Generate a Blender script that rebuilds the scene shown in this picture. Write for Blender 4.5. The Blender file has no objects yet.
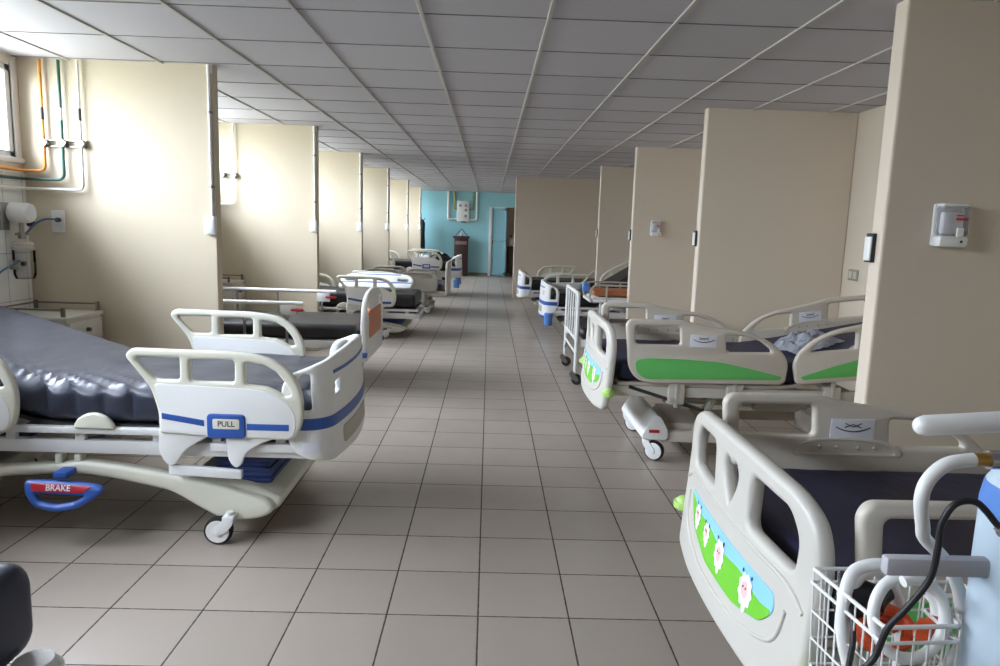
import bpy, bmesh, math, random
from mathutils import Vector, Matrix, noise
from math import sin, cos, pi, radians, sqrt, floor

sc = bpy.context.scene
COL = sc.collection
random.seed(7)

# ------------------------------------------------------------------ camera
CAM_H, CEIL = 1.4369, 2.4493
cam = bpy.data.cameras.new('camera')
cam.sensor_width = 36.0
cam.lens = 36.0 * 0.7086
cam.clip_start, cam.clip_end = 0.05, 200
cam_o = bpy.data.objects.new('camera', cam)
COL.objects.link(cam_o)
_y, _p, _r = radians(1.089), radians(8.437), radians(-1.834)
_f = Vector((sin(_y) * cos(_p), cos(_y) * cos(_p), -sin(_p)))
_rt = Vector((cos(_y), -sin(_y), 0))
_dn = _f.cross(_rt)
_r2 = _rt * cos(_r) + _dn * sin(_r)
_d2 = _dn * cos(_r) - _rt * sin(_r)
cam_o.matrix_world = Matrix(((_r2.x, -_d2.x, -_f.x, 0), (_r2.y, -_d2.y, -_f.y, 0), (_r2.z, -_d2.z, -_f.z, CAM_H), (0, 0, 0, 1)))
sc.camera = cam_o

# ------------------------------------------------------------------ world, daylight, exposure
world = bpy.data.worlds.new('sky')
sc.world = world
world.use_nodes = True
bg = world.node_tree.nodes['Background']
bg.inputs[1].default_value = 32.0                          # bright overcast sky over darker ground
_w = world.node_tree
_tc = _w.nodes.new('ShaderNodeTexCoord'); _sp = _w.nodes.new('ShaderNodeSeparateXYZ'); _w.links.new(_tc.outputs['Generated'], _sp.inputs[0])
_rp = _w.nodes.new('ShaderNodeMapRange'); _rp.inputs['From Min'].default_value = -0.12; _rp.inputs['From Max'].default_value = 0.55
_w.links.new(_sp.outputs[2], _rp.inputs['Value'])
_mx = _w.nodes.new('ShaderNodeMix'); _mx.data_type = 'RGBA'
_mx.inputs[6].default_value = (0.50, 0.52, 0.49, 1); _mx.inputs[7].default_value = (1.72, 1.84, 2.08, 1)
_w.links.new(_rp.outputs[0], _mx.inputs[0]); _w.links.new(_mx.outputs[2], bg.inputs[0])
sc.view_settings.view_transform = 'Standard'
sc.view_settings.look = 'None'
sc.view_settings.gamma = 1
sc.view_settings.use_curve_mapping = False
sc.view_settings.exposure = 0.0
sc.cycles.use_denoising = True
sc.cycles.max_bounces = 10
sc.cycles.diffuse_bounces = 7
sc.cycles.sample_clamp_indirect = 6.0

XL, XR = -3.2, 3.0
YB, YT = -3.6, 21.3                       # back of the room, teal end wall
P_LEFT = [5.0, 7.9, 10.65, 13.5, 16.68, 19.7]
P_RIGHT = [3.17, 5.97, 8.8, 11.55]

def portal(x, y, z, sx, sy, rot):
    l = bpy.data.lights.new('daylight_portal', 'AREA')
    l.shape = 'RECTANGLE'; l.size = sx; l.size_y = sy
    l.cycles.is_portal = True
    o = bpy.data.objects.new('daylight_portal', l)
    o.location = (x, y, z); o.rotation_euler = rot
    COL.objects.link(o)

BAYS = [(-0.55, 1.9), (2.2, 4.93)] + [(P_LEFT[i] + 0.45, P_LEFT[i + 1] - 0.07) for i in (0, 1)] + [(11.9, 13.43)] + [(P_LEFT[i] + 0.45, P_LEFT[i + 1] - 0.07) for i in (3, 4)] + [(19.95, 21.15)]  # fifth opening, out of view, is narrowed to dim the far bays
WZ0, WZ1 = 1.80, 2.40
for a, b in BAYS:
    portal(XL - 0.05, (a + b) / 2, (WZ0 + WZ1) / 2, WZ1 - WZ0, b - a, (0, radians(-90), 0))

# ------------------------------------------------------------------ helpers: materials
def lin(c):
    return tuple(((v / 255) / 12.92 if v / 255 <= 0.04045 else ((v / 255 + 0.055) / 1.055) ** 2.4) for v in c) + (1,)

class NT:
    def __init__(s, name):
        s.m = bpy.data.materials.new(name); s.m.use_nodes = True
        s.t = s.m.node_tree; s.b = s.t.nodes['Principled BSDF']
    def n(s, typ, **kw):
        q = s.t.nodes.new(typ)
        for k, v in kw.items(): setattr(q, k, v)
        return q
    def l(s, a, b): s.t.links.new(a, b)
    def math(s, op, a, b=None, c=None):
        q = s.n('ShaderNodeMath', operation=op)
        for i, v in enumerate((a, b, c)):
            if v is None: continue
            if hasattr(v, 'links'): s.l(v, q.inputs[i])
            else: q.inputs[i].default_value = v
        return q.outputs[0]
    def mix(s, f, a, b):
        q = s.n('ShaderNodeMix', data_type='RGBA')
        for i, v in ((0, f), (6, a), (7, b)):
            if hasattr(v, 'links'): s.l(v, q.inputs[i])
            else: q.inputs[i].default_value = v
        return q.outputs[2]
    def noise(s, scale, detail=3, vec=None):
        q = s.n('ShaderNodeTexNoise'); q.inputs['Scale'].default_value = scale; q.inputs['Detail'].default_value = detail
        if vec is not None: s.l(vec, q.inputs['Vector'])
        return q.outputs['Fac']
    def bump(s, h, strength, dist=0.01):
        q = s.n('ShaderNodeBump'); q.inputs['Strength'].default_value = strength; q.inputs['Distance'].default_value = dist
        s.l(h, q.inputs['Height']); s.l(q.outputs[0], s.b.inputs['Normal'])

MC = {}
def M(name, col, rough=0.5, metal=0.0, var=0.04, scale=14.0, bump=0.0, coat=0.0):
    if name in MC: return MC[name]
    t = NT(name)
    c = lin(col); lo = tuple(v * (1 - var) for v in c[:3]) + (1,); hi = tuple(min(1, v * (1 + var)) for v in c[:3]) + (1,)
    tc = t.n('ShaderNodeTexCoord')
    f = t.noise(scale, 3, tc.outputs['Object'])
    t.l(t.mix(f, lo, hi), t.b.inputs['Base Color'])
    t.l(t.math('MULTIPLY_ADD', f, 0.12, max(0.02, rough - 0.06)), t.b.inputs['Roughness'])
    t.b.inputs['Metallic'].default_value = metal
    t.b.inputs['Coat Weight'].default_value = coat
    if bump: t.bump(t.noise(scale * 6, 4, tc.outputs['Object']), bump)
    MC[name] = t.m
    return t.m

# ------------------------------------------------------------------ helpers: geometry
def link(o, parent=None):
    COL.objects.link(o)
    if parent is not None: o.parent = parent
    return o
def finish(me, m, smooth=35):
    me.materials.append(m)
    if smooth:
        for p in me.polygons: p.use_smooth = True
        me.set_sharp_from_angle(angle=radians(smooth))
    return me
def bm_mesh(name, bm, m, smooth=35, recalc=True):
    if recalc: bmesh.ops.recalc_face_normals(bm, faces=bm.faces)
    me = bpy.data.meshes.new(name); bm.to_mesh(me); bm.free()
    return finish(me, m, smooth)
MESH = {}
def part(name, key, fn, m, parent=None, loc=(0, 0, 0), rot=(0, 0, 0), smooth=35, scale=None):
    """one mesh object; meshes are kept by key so repeats share data"""
    if key is None or key not in MESH:
        me = bm_mesh(name, fn(), m, smooth)
        if key is not None: MESH[key] = me
    else: me = MESH[key]
    o = bpy.data.objects.new(name, me); o.location = loc; o.rotation_euler = rot
    if scale: o.scale = scale
    return link(o, parent)
def tag(o, label=None, cat=None, group=None, kind=None):
    if label: o['label'] = label
    if cat: o['category'] = cat
    if group: o['group'] = group
    if kind: o['kind'] = kind
    return o
def thing(name, label, cat, loc=(0, 0, 0), rz=0.0, group=None):
    o = bpy.data.objects.new(name, None); o.location = loc; o.rotation_euler = (0, 0, rz)
    o.empty_display_size = 0.1
    return tag(link(o), label, cat, group)
def struct(name, fn, m, smooth=0, parent=None):
    o = part(name, None, fn, m, parent, smooth=smooth)
    if parent is None: o['kind'] = 'structure'
    return o

def B(): return bmesh.new()
def box(bm, x0, x1, y0, y1, z0, z1, bev=0.0, seg=2):
    r = bmesh.ops.create_cube(bm, size=1.0)
    vs = r['verts']
    for v in vs:
        v.co = Vector(((x0 + x1) / 2 + v.co.x * (x1 - x0), (y0 + y1) / 2 + v.co.y * (y1 - y0), (z0 + z1) / 2 + v.co.z * (z1 - z0)))
    if bev:
        es = {e for v in vs for e in v.link_edges}
        bmesh.ops.bevel(bm, geom=list(es), offset=min(bev, abs(x1 - x0) * .49, abs(y1 - y0) * .49, abs(z1 - z0) * .49), segments=seg, affect='EDGES', profile=0.5)
    return bm
def boxes(*a):
    bm = B()
    for q in a: box(bm, *q)
    return bm
def cyl(bm, p, q, r, r2=None, n=20):
    p, q = Vector(p), Vector(q); d = q - p
    mt = Matrix.Translation((p + q) / 2) @ d.to_track_quat('Z', 'Y').to_matrix().to_4x4()
    bmesh.ops.create_cone(bm, cap_ends=True, segments=n, radius1=r, radius2=r if r2 is None else r2, depth=d.length, matrix=mt)
    return bm
def ball(bm, c, r, s=(1, 1, 1), n=16):
    g = bmesh.ops.create_uvsphere(bm, u_segments=n, v_segments=max(6, n // 2), radius=r)
    for v in g['verts']: v.co = Vector((c[0] + v.co.x * s[0], c[1] + v.co.y * s[1], c[2] + v.co.z * s[2]))
    return bm
def lathe(bm, prof, c=(0, 0, 0), n=28, axis='Z'):
    rings = []
    for r, h in prof:
        ring = []
        for k in range(n):
            a = 2 * pi * k / n
            v = (r * cos(a), r * sin(a), h)
            if axis == 'Y': v = (v[0], v[2], v[1])
            elif axis == 'X': v = (v[2], v[0], v[1])
            ring.append(bm.verts.new((c[0] + v[0], c[1] + v[1], c[2] + v[2])))
        rings.append(ring)
    for a, b in zip(rings, rings[1:]):
        for k in range(n): bm.faces.new((a[k], a[(k + 1) % n], b[(k + 1) % n], b[k]))
    if prof[0][0] > 1e-6: bm.faces.new(list(reversed(rings[0])))
    if prof[-1][0] > 1e-6: bm.faces.new(rings[-1])
    bmesh.ops.remove_doubles(bm, verts=bm.verts, dist=1e-6)
    return bm
def smooth_pts(pts, n=6, closed=False):
    pts = [Vector(p) for p in pts]; N = len(pts); out = []
    for i in range(N if closed else N - 1):
        if closed: p0, p1, p2, p3 = (pts[(i + k) % N] for k in (-1, 0, 1, 2))
        else: p0, p1, p2, p3 = pts[max(i - 1, 0)], pts[i], pts[i + 1], pts[min(i + 2, N - 1)]
        for k in range(n):
            t = k / n
            out.append(0.5 * ((2 * p1) + (p2 - p0) * t + (2 * p0 - 5 * p1 + 4 * p2 - p3) * t * t + (3 * p1 - p0 - 3 * p2 + p3) * t ** 3))
    if not closed: out.append(pts[-1])
    return out
def tube(bm, pts, r, n=12, sm=0, closed=False, caps=True):
    pts = [Vector(p) for p in pts]
    if sm: pts = smooth_pts(pts, sm, closed)
    N = len(pts); rings = []; up = None
    for i in range(N):
        if closed: d = pts[(i + 1) % N] - pts[i - 1]
        else: d = pts[min(i + 1, N - 1)] - pts[max(i - 1, 0)]
        d.normalize()
        if up is None: up = Vector((0, 0, 1)) if abs(d.z) < 0.9 else Vector((0, 1, 0))
        u = d.cross(up)
        if u.length < 1e-4: u = d.orthogonal()
        u.normalize(); w = u.cross(d).normalized(); up = w
        rr = r[i] if isinstance(r, (list, tuple)) else r
        rings.append([bm.verts.new(pts[i] + (u * cos(2 * pi * k / n) + w * sin(2 * pi * k / n)) * rr) for k in range(n)])
    prs = list(zip(rings, rings[1:])) + ([(rings[-1], rings[0])] if closed else [])
    for a, b in prs:
        for k in range(n): bm.faces.new((a[k], a[(k + 1) % n], b[(k + 1) % n], b[k]))
    if caps and not closed:
        bm.faces.new(list(reversed(rings[0]))); bm.faces.new(rings[-1])
    return bm
def bend(pts, r=0.03, n=5):
    """polyline with rounded corners"""
    pts = [Vector(p) for p in pts]; out = [pts[0]]
    for a, b, c in zip(pts, pts[1:], pts[2:]):
        d1, d2 = (a - b), (c - b); q = min(r, d1.length * .45, d2.length * .45)
        p, s = b + d1.normalized() * q, b + d2.normalized() * q
        for k in range(n + 1):
            t = k / n; out.append(p * (1 - t) ** 2 + b * 2 * t * (1 - t) + s * t * t)
    return out + [pts[-1]]
def rpoly(pts, r=0.02, n=5):
    """closed 2-D outline with rounded corners; r one number or one per corner"""
    N = len(pts); out = []
    for i in range(N):
        a, b, c = Vector(pts[i - 1][:2]), Vector(pts[i][:2]), Vector(pts[(i + 1) % N][:2])
        q = r[i] if isinstance(r, (list, tuple)) else r
        d1, d2 = a - b, c - b
        q = min(q, d1.length * .48, d2.length * .48)
        if q < 1e-4: out.append(tuple(b)); continue
        p, s = b + d1.normalized() * q, b + d2.normalized() * q
        for k in range(n + 1):
            t = k / n; v = p * (1 - t) ** 2 + b * 2 * t * (1 - t) + s * t * t
            out.append((v.x, v.y))
    return out
def panel(outer, holes=(), th=0.03, bev=0.008, mp=None, cuts=(), res=2):
    """solid cut from a 2-D outline with real openings; mp maps (u, v, w) to local xyz"""
    cu = bpy.data.curves.new('outline', 'CURVE'); cu.dimensions = '2D'; cu.fill_mode = 'BOTH'
    for loop in [outer] + list(holes):
        sp = cu.splines.new('POLY'); sp.points.add(len(loop) - 1)
        for q, v in zip(sp.points, loop): q.co = (v[0], v[1], 0, 1)
        sp.use_cyclic_u = True
    bev = min(bev, th / 2 * .98)
    cu.extrude = th / 2 - bev; cu.bevel_depth = bev; cu.bevel_resolution = res; cu.offset = -bev
    o = bpy.data.objects.new('outline', cu); COL.objects.link(o)
    dg = bpy.context.evaluated_depsgraph_get(); dg.update()
    me = bpy.data.meshes.new_from_object(o.evaluated_get(dg))
    bm = B(); bm.from_mesh(me)
    bpy.data.objects.remove(o); bpy.data.curves.remove(cu); bpy.data.meshes.remove(me)
    bmesh.ops.remove_doubles(bm, verts=bm.verts, dist=2e-5)
    for c in cuts:
        bmesh.ops.bisect_plane(bm, geom=bm.verts[:] + bm.edges[:] + bm.faces[:], plane_co=(c, 0, 0), plane_no=(1, 0, 0))
    if mp:
        for v in bm.verts: v.co = Vector(mp(*v.co))
    return bm
XZ = lambda y0: (lambda u, v, w: (u, y0 - w, v))
YZ = lambda x0: (lambda u, v, w: (x0 + w, u, v))
XY = lambda z0: (lambda u, v, w: (u, v, z0 + w))
def text_bm(body, size, mp, th=0.0008):
    cu = bpy.data.curves.new('lettering', 'FONT'); cu.body = body; cu.size = size; cu.align_x = 'CENTER'; cu.align_y = 'CENTER'; cu.extrude = th; cu.offset = size * 0.012
    o = bpy.data.objects.new('lettering', cu); COL.objects.link(o)
    dg = bpy.context.evaluated_depsgraph_get(); dg.update()
    me = bpy.data.meshes.new_from_object(o.evaluated_get(dg))
    bm = B(); bm.from_mesh(me)
    bpy.data.objects.remove(o); bpy.data.curves.remove(cu); bpy.data.meshes.remove(me)
    for v in bm.verts: v.co = Vector(mp(*v.co))
    return bm
def copy_tree(o, parent=None):
    c = o.copy(); COL.objects.link(c)
    if parent is not None: c.parent = parent
    for ch in list(o.children): copy_tree(ch, c)
    return c

# ------------------------------------------------------------------ materials
def tile_material(name, tw, tl, ox, oy, base, grout, gw, axes=(0, 1), rough=0.35, var=0.08, mottled=0.12):
    t = NT(name)
    g = t.n('ShaderNodeNewGeometry'); sp = t.n('ShaderNodeSeparateXYZ'); t.l(g.outputs['Position'], sp.inputs[0])
    a = t.math('DIVIDE', t.math('SUBTRACT', sp.outputs[axes[0]], ox), tw)
    b = t.math('DIVIDE', t.math('SUBTRACT', sp.outputs[axes[1]], oy), tl)
    fa, fb = t.math('FRACT', a), t.math('FRACT', b)
    da = t.math('MULTIPLY', t.math('MINIMUM', fa, t.math('SUBTRACT', 1.0, fa)), tw)
    db = t.math('MULTIPLY', t.math('MINIMUM', fb, t.math('SUBTRACT', 1.0, fb)), tl)
    d = t.math('MINIMUM', da, db)
    n2 = t.noise(40, 2, g.outputs['Position'])
    edge = t.math('MULTIPLY_ADD', n2, gw * 0.5, gw * 0.25)
    isg = t.math('LESS_THAN', d, edge)
    cb = t.n('ShaderNodeCombineXYZ'); t.l(t.math('FLOOR', a), cb.inputs[0]); t.l(t.math('FLOOR', b), cb.inputs[1])
    wn = t.n('ShaderNodeTexWhiteNoise'); t.l(cb.outputs[0], wn.inputs['Vector'])
    c = lin(base)
    lo = tuple(v * (1 - var) for v in c[:3]) + (1,); hi = tuple(min(1, v * (1 + var)) for v in c[:3]) + (1,)
    body = t.mix(wn.outputs['Value'], lo, hi)
    n1 = t.noise(6, 5, g.outputs['Position'])
    body = t.mix(t.math('MULTIPLY', n1, mottled * 2), body, tuple(v * 0.72 for v in c[:3]) + (1,))
    t.l(t.mix(isg, body, lin(grout)), t.b.inputs['Base Color'])
    t.l(t.math('MULTIPLY_ADD', isg, 0.4, t.math('MULTIPLY_ADD', n1, 0.12, rough - 0.06)), t.b.inputs['Roughness'])
    t.bump(t.math('MINIMUM', t.math('DIVIDE', d, gw * 1.2), 1.0), 0.25, 0.003)
    return t.m

m_floor = tile_material('floor_tiles', 0.34, 0.34, -0.0017, 2.4628, (156, 145, 134), (52, 43, 39), 0.0062, rough=0.36)
m_walltile = tile_material('white_wall_tiles', 0.2, 0.32, 4.76, 0.845, (240, 241, 240), (168, 168, 164), 0.005, axes=(1, 2), rough=0.2, var=0.02, mottled=0.03)
m_cream = M('cream_paint', (209, 197, 181), 0.6, var=0.02, scale=2.5, bump=0.03)
m_leftpaint = M('pale_cream_paint', (196, 184, 161), 0.55, var=0.02, scale=2.5, bump=0.03)
m_white_paint = M('white_paint', (236, 233, 224), 0.6, var=0.02, scale=2.5)
m_teal = M('teal_paint', (150, 204, 214), 0.5, var=0.04, scale=1.5)
m_teal_door = M('teal_door_paint', (150, 206, 222), 0.4, var=0.03)
m_upvc = M('white_window_frame', (238, 240, 242), 0.35, var=0.01)
m_tbar = M('ceiling_bar_paint', (186, 183, 178), 0.5, var=0.08, scale=3)
m_gap = M('dark_ceiling_joint', (112, 108, 105), 0.7, var=0.3, scale=5)
m_wh = M('white_plastic', (228, 228, 226), 0.38, var=0.02)
m_iv = M('ivory_plastic', (216, 214, 198), 0.38, var=0.03)
m_beige = M('beige_plastic', (198, 190, 178), 0.4, var=0.02)
m_greybeige = M('grey_beige_plastic', (172, 166, 154), 0.45, var=0.03)
m_ws = M('white_steel', (222, 222, 220), 0.35, var=0.03)
m_bs = M('beige_steel', (190, 186, 174), 0.4, var=0.05)
m_steel = M('grey_steel', (150, 148, 146), 0.32, metal=0.8, var=0.06)
m_dsteel = M('dark_steel', (62, 60, 60), 0.45, metal=0.4, var=0.1)
m_blue = M('blue_plastic', (44, 84, 160), 0.4, var=0.05)
m_dblue = M('dark_blue_rubber', (30, 52, 104), 0.5, var=0.08)
m_lblue = M('pale_blue_plastic', (88, 134, 206), 0.4, var=0.04)
m_red = M('red_plastic', (172, 32, 44), 0.4, var=0.06)
m_green = M('green_plastic', (98, 186, 98), 0.38, var=0.03)
m_lime = M('lime_plastic', (176, 214, 120), 0.3, var=0.05)
m_orange = M('orange_wood_panel', (196, 122, 78), 0.45, var=0.12, scale=8)
m_black = M('black_rubber', (24, 24, 26), 0.55, var=0.1)
m_label = M('label_paper', (222, 222, 230), 0.5, var=0.02)
m_ink = M('printed_ink', (40, 40, 48), 0.6, var=0.05)
m_hose = M('white_hose', (226, 226, 224), 0.4, var=0.03)
m_ohose = M('orange_hose', (214, 84, 38), 0.4, var=0.06)
m_brass = M('brass', (190, 150, 80), 0.3, metal=0.9, var=0.05)
m_chrome = M('chrome', (200, 200, 204), 0.18, metal=0.95, var=0.03)
m_darkwood = M('dark_wood', (58, 36, 34), 0.4, var=0.2, scale=6)
m_opipe = M('orange_pipe_paint', (226, 150, 66), 0.4, var=0.04)
m_gpipe = M('green_pipe_paint', (44, 88, 76), 0.4, var=0.06)
m_tank = M('pale_blue_tank_paint', (186, 203, 216), 0.35, var=0.03)

def fabric(name, col, rough, wrinkle, scale, sheen=0.0):
    t = NT(name); c = lin(col); tc = t.n('ShaderNodeTexCoord')
    mp = t.n('ShaderNodeMapping'); mp.inputs['Scale'].default_value = (1.0, 0.45, 1.0); mp.inputs['Rotation'].default_value = (0, 0, 0.5)
    t.l(tc.outputs['Object'], mp.inputs[0])
    f = t.noise(scale, 4, mp.outputs[0])
    t.l(t.mix(f, tuple(v * .85 for v in c[:3]) + (1,), tuple(v * 1.15 for v in c[:3]) + (1,)), t.b.inputs['Base Color'])
    t.b.inputs['Roughness'].default_value = rough
    t.b.inputs['Sheen Weight'].default_value = sheen
    t.bump(f, wrinkle, 0.02)
    return t.m
m_vinyl = fabric('slate_vinyl', (48, 52, 66), 0.37, 0.35, 7)
m_vinyl_black = fabric('black_vinyl', (24, 23, 25), 0.46, 0.25, 6)
m_navy = fabric('navy_cover', (25, 26, 58), 0.5, 0.3, 6)
m_cloth = fabric('pale_cotton', (200, 204, 214), 0.8, 0.4, 18)

def glass(name, col=(0.95, 0.97, 0.98, 1), rough=0.02, ior=1.45):
    t = NT(name); g = t.n('ShaderNodeBsdfGlossy'); g.inputs['Roughness'].default_value = rough
    tr = t.n('ShaderNodeBsdfTransparent'); tr.inputs[0].default_value = col
    fr = t.n('ShaderNodeFresnel'); fr.inputs[0].default_value = ior
    mx = t.n('ShaderNodeMixShader'); t.l(fr.outputs[0], mx.inputs[0]); t.l(tr.outputs[0], mx.inputs[1]); t.l(g.outputs[0], mx.inputs[2])
    t.l(mx.outputs[0], t.t.nodes['Material Output'].inputs[0])
    return t.m
m_glass = glass('window_glass', ior=1.13)
m_clear = glass('clear_plastic', (0.985, 0.985, 0.99, 1), 0.25)
m_jar = glass('clear_jar', (0.97, 0.97, 0.98, 1), 0.05, 1.2)
def milky(m, f):
    t = m.node_tree; out = t.nodes['Material Output']; src = out.inputs[0].links[0].from_socket
    d = t.nodes.new('ShaderNodeBsdfDiffuse'); d.inputs[0].default_value = (.82, .82, .86, 1)
    tl = t.nodes.new('ShaderNodeMixShader'); tl.inputs[0].default_value = f
    t.links.new(src, tl.inputs[1]); t.links.new(d.outputs[0], tl.inputs[2]); t.links.new(tl.outputs[0], out.inputs[0])
milky(m_clear, .28)

# ceiling board: pale tiles, each with its own slight tint
def ceil_material():
    t = NT('ceiling_board')
    g = t.n('ShaderNodeNewGeometry'); sp = t.n('ShaderNodeSeparateXYZ'); t.l(g.outputs['Position'], sp.inputs[0])
    a = t.math('FLOOR', t.math('DIVIDE', t.math('SUBTRACT', sp.outputs[0], -0.361), 0.6227))
    b = t.math('FLOOR', t.math('DIVIDE', t.math('SUBTRACT', sp.outputs[1], 3.6587), 0.6486))
    cb = t.n('ShaderNodeCombineXYZ'); t.l(a, cb.inputs[0]); t.l(b, cb.inputs[1])
    wn = t.n('ShaderNodeTexWhiteNoise'); t.l(cb.outputs[0], wn.inputs['Vector'])
    t.l(t.mix(wn.outputs['Value'], lin((188, 186, 193)), lin((197, 195, 201))), t.b.inputs['Base Color'])
    t.b.inputs['Roughness'].default_value = 0.75
    t.bump(t.noise(90, 3, g.outputs['Position']), 0.1, 0.004)
    return t.m
m_ceil = ceil_material()

# ------------------------------------------------------------------ the room shell
XO = 3.2                                                    # outer extents
struct('floor', lambda: boxes((XL - .1, XR + .1, YB - .1, YT + 2.4, -0.1, 0)), m_floor)
struct('ceiling', lambda: boxes((XL - .1, XR + .1, YB - .1, YT + 2.4, CEIL + .012, CEIL + .1)), m_ceil)
def grid_bm():
    bm = B()
    for k in range(-5, 7):
        x = -0.361 + 0.6227 * k
        if XL < x < XR: box(bm, x - .011, x + .011, YB, YT, CEIL + .004, CEIL + .014, .003, 1)
    return bm
struct('trim_1', grid_bm, m_tbar)['label'] = 'painted ceiling bars running along the ward'
def cross_bm():
    bm = B(); k = -11
    while 3.6587 + 0.6486 * k < YT:
        y = 3.6587 + 0.6486 * k; k += 1
        if y < YB: continue
        for i in range(-5, 6):
            x0 = -0.361 + 0.6227 * i + .011
            if x0 > XR: continue
            w = random.uniform(.002, .0045)
            box(bm, max(XL, x0), min(XR, x0 + .6), y - w, y + w, CEIL + .0085, CEIL + .0135)
    return bm
struct('trim_2', cross_bm, m_gap)

def wall_with_openings(x0, x1, y0, y1, opens, z1=CEIL + .05):
    """wall along y between x0..x1 with openings (a, b, za, zb)"""
    bm = B(); cur = y0
    for a, b, za, zb in opens:
        if a > cur: box(bm, x0, x1, cur, a, 0, z1)
        box(bm, x0, x1, a, b, 0, za); box(bm, x0, x1, a, b, zb, z1)
        cur = b
    box(bm, x0, x1, cur, y1, 0, z1)
    return bm
struct('wall_left', lambda: wall_with_openings(XL - .04, XL, YB, YT + .1, [(a, b, WZ0, WZ1) for a, b in BAYS]), m_white_paint)
struct('wall_right', lambda: boxes((XR, XR + .12, YB, YT + 2.4, 0, CEIL + .05)), m_cream)
struct('wall_rear', lambda: boxes((XL, XR, YB - .15, YB, 0, CEIL + .05)), m_cream)
for k, (a, b) in enumerate(BAYS):                           # tile dado below every window
    def dado(a=a, b=b):
        return boxes((XL, XL + .012, max(a - .44, b - 2.5), b + .07, 0.0, 1.70))
    struct('wall_left_tiles', dado, m_walltile)
    win = 'window_%d' % (k + 1)
    def frame(a=a, b=b):
        bm = B(); x0, x1 = XL - .036, XL - .006
        n = 3; w = (b - a) / n
        box(bm, x0, x1, a, b, WZ0, WZ0 + .045, .006); box(bm, x0, x1, a, b, WZ1 - .045, WZ1, .006)
        for i in range(n + 1):
            c = min(max(a + i * w, a + .0225), b - .0225)
            box(bm, x0, x1, c - .0225, c + .0225, WZ0, WZ1, .006)
        return bm
    f = struct(win, frame, m_upvc)
    part('glass_pane', None, lambda a=a, b=b: boxes((XL - .024, XL - .019, a + .02, b - .02, WZ0 + .02, WZ1 - .02)), m_glass, f, smooth=0)
    part('window_sill', None, lambda a=a, b=b: boxes((XL - .006, XL + .03, a - .03, b + .06, WZ0 - .035, WZ0, .006)), m_upvc, f)
    def reveal(a=a, b=b):
        return boxes((XL - .012, XL + .008, b, b + .035, WZ0, WZ1 + .03, .004), (XL - .012, XL + .008, a - .035, a, WZ0, WZ1 + .03, .004))
    part('window_casing', None, reveal, m_upvc, f)

PT = 0.09
for y in P_LEFT:
    struct('wall_left_partition', lambda y=y: boxes((XL, -1.895, y, y + PT, 0, CEIL + .02, .004, 1)), m_leftpaint)
for y in P_RIGHT:
    struct('wall_right_partition', lambda y=y: boxes((1.755, XR, y, y + PT + .01, 0, CEIL + .02, .012, 2)), m_cream)
struct('wall_right_crosswall', lambda: boxes((0.505, XR, 14.6, 14.72, 0, CEIL + .02, .006, 1)), m_cream)
# teal end wall with a doorway, a paler passage beyond
struct('wall_far', lambda: boxes((XL, 0.0, YT, YT + .12, 0, CEIL + .02), (0.0, 0.52, YT, YT + .12, 2.04, CEIL + .02), (0.52, XR, YT, YT + .12, 2.04, CEIL + .02)), m_teal)
struct('wall_passage', lambda: boxes((XL, XR, YT + 2.3, YT + 2.4, 0, CEIL + .05), (-0.14, 0.0, YT + .12, YT + 2.3, 0, CEIL + .05)), m_cream)
struct('baseboard_far', lambda: boxes((XL, -0.03, YT - .015, YT, 0, .09, .004, 1)), M('grey_skirting', (120, 116, 108), 0.5))
d = struct('door_1', lambda: panel(rpoly([(.06, .01), (.50, .01), (.50, 2.01), (.06, 2.01)], .004, 1), [], .04, .004, XZ(YT + .04)), m_teal_door)
part('door_frame', None, lambda: boxes((-.02, .06, YT - .05, YT + .13, 0, 2.04, .006), (.06, .50, YT + .0, YT + .13, 2.01, 2.05, .004)), m_wh, d)
part('door_rail', None, lambda: boxes((.06, .50, YT + .005, YT + .022, 1.03, 1.09, .004), (.06, .50, YT + .005, YT + .022, 1.94, 2.01, .004), (.44, .50, YT + .005, YT + .022, .0, 2.01, .004), (.06, .50, YT + .005, YT + .022, .02, .12, .004)), m_teal_door, d)
part('door_handle', None, lambda: cyl(box(B(), .075, .105, YT - .004, YT + .02, .98, 1.12, .004), (.09, YT - .03, 1.06), (.17, YT - .03, 1.06), .009), m_chrome, d)

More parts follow.
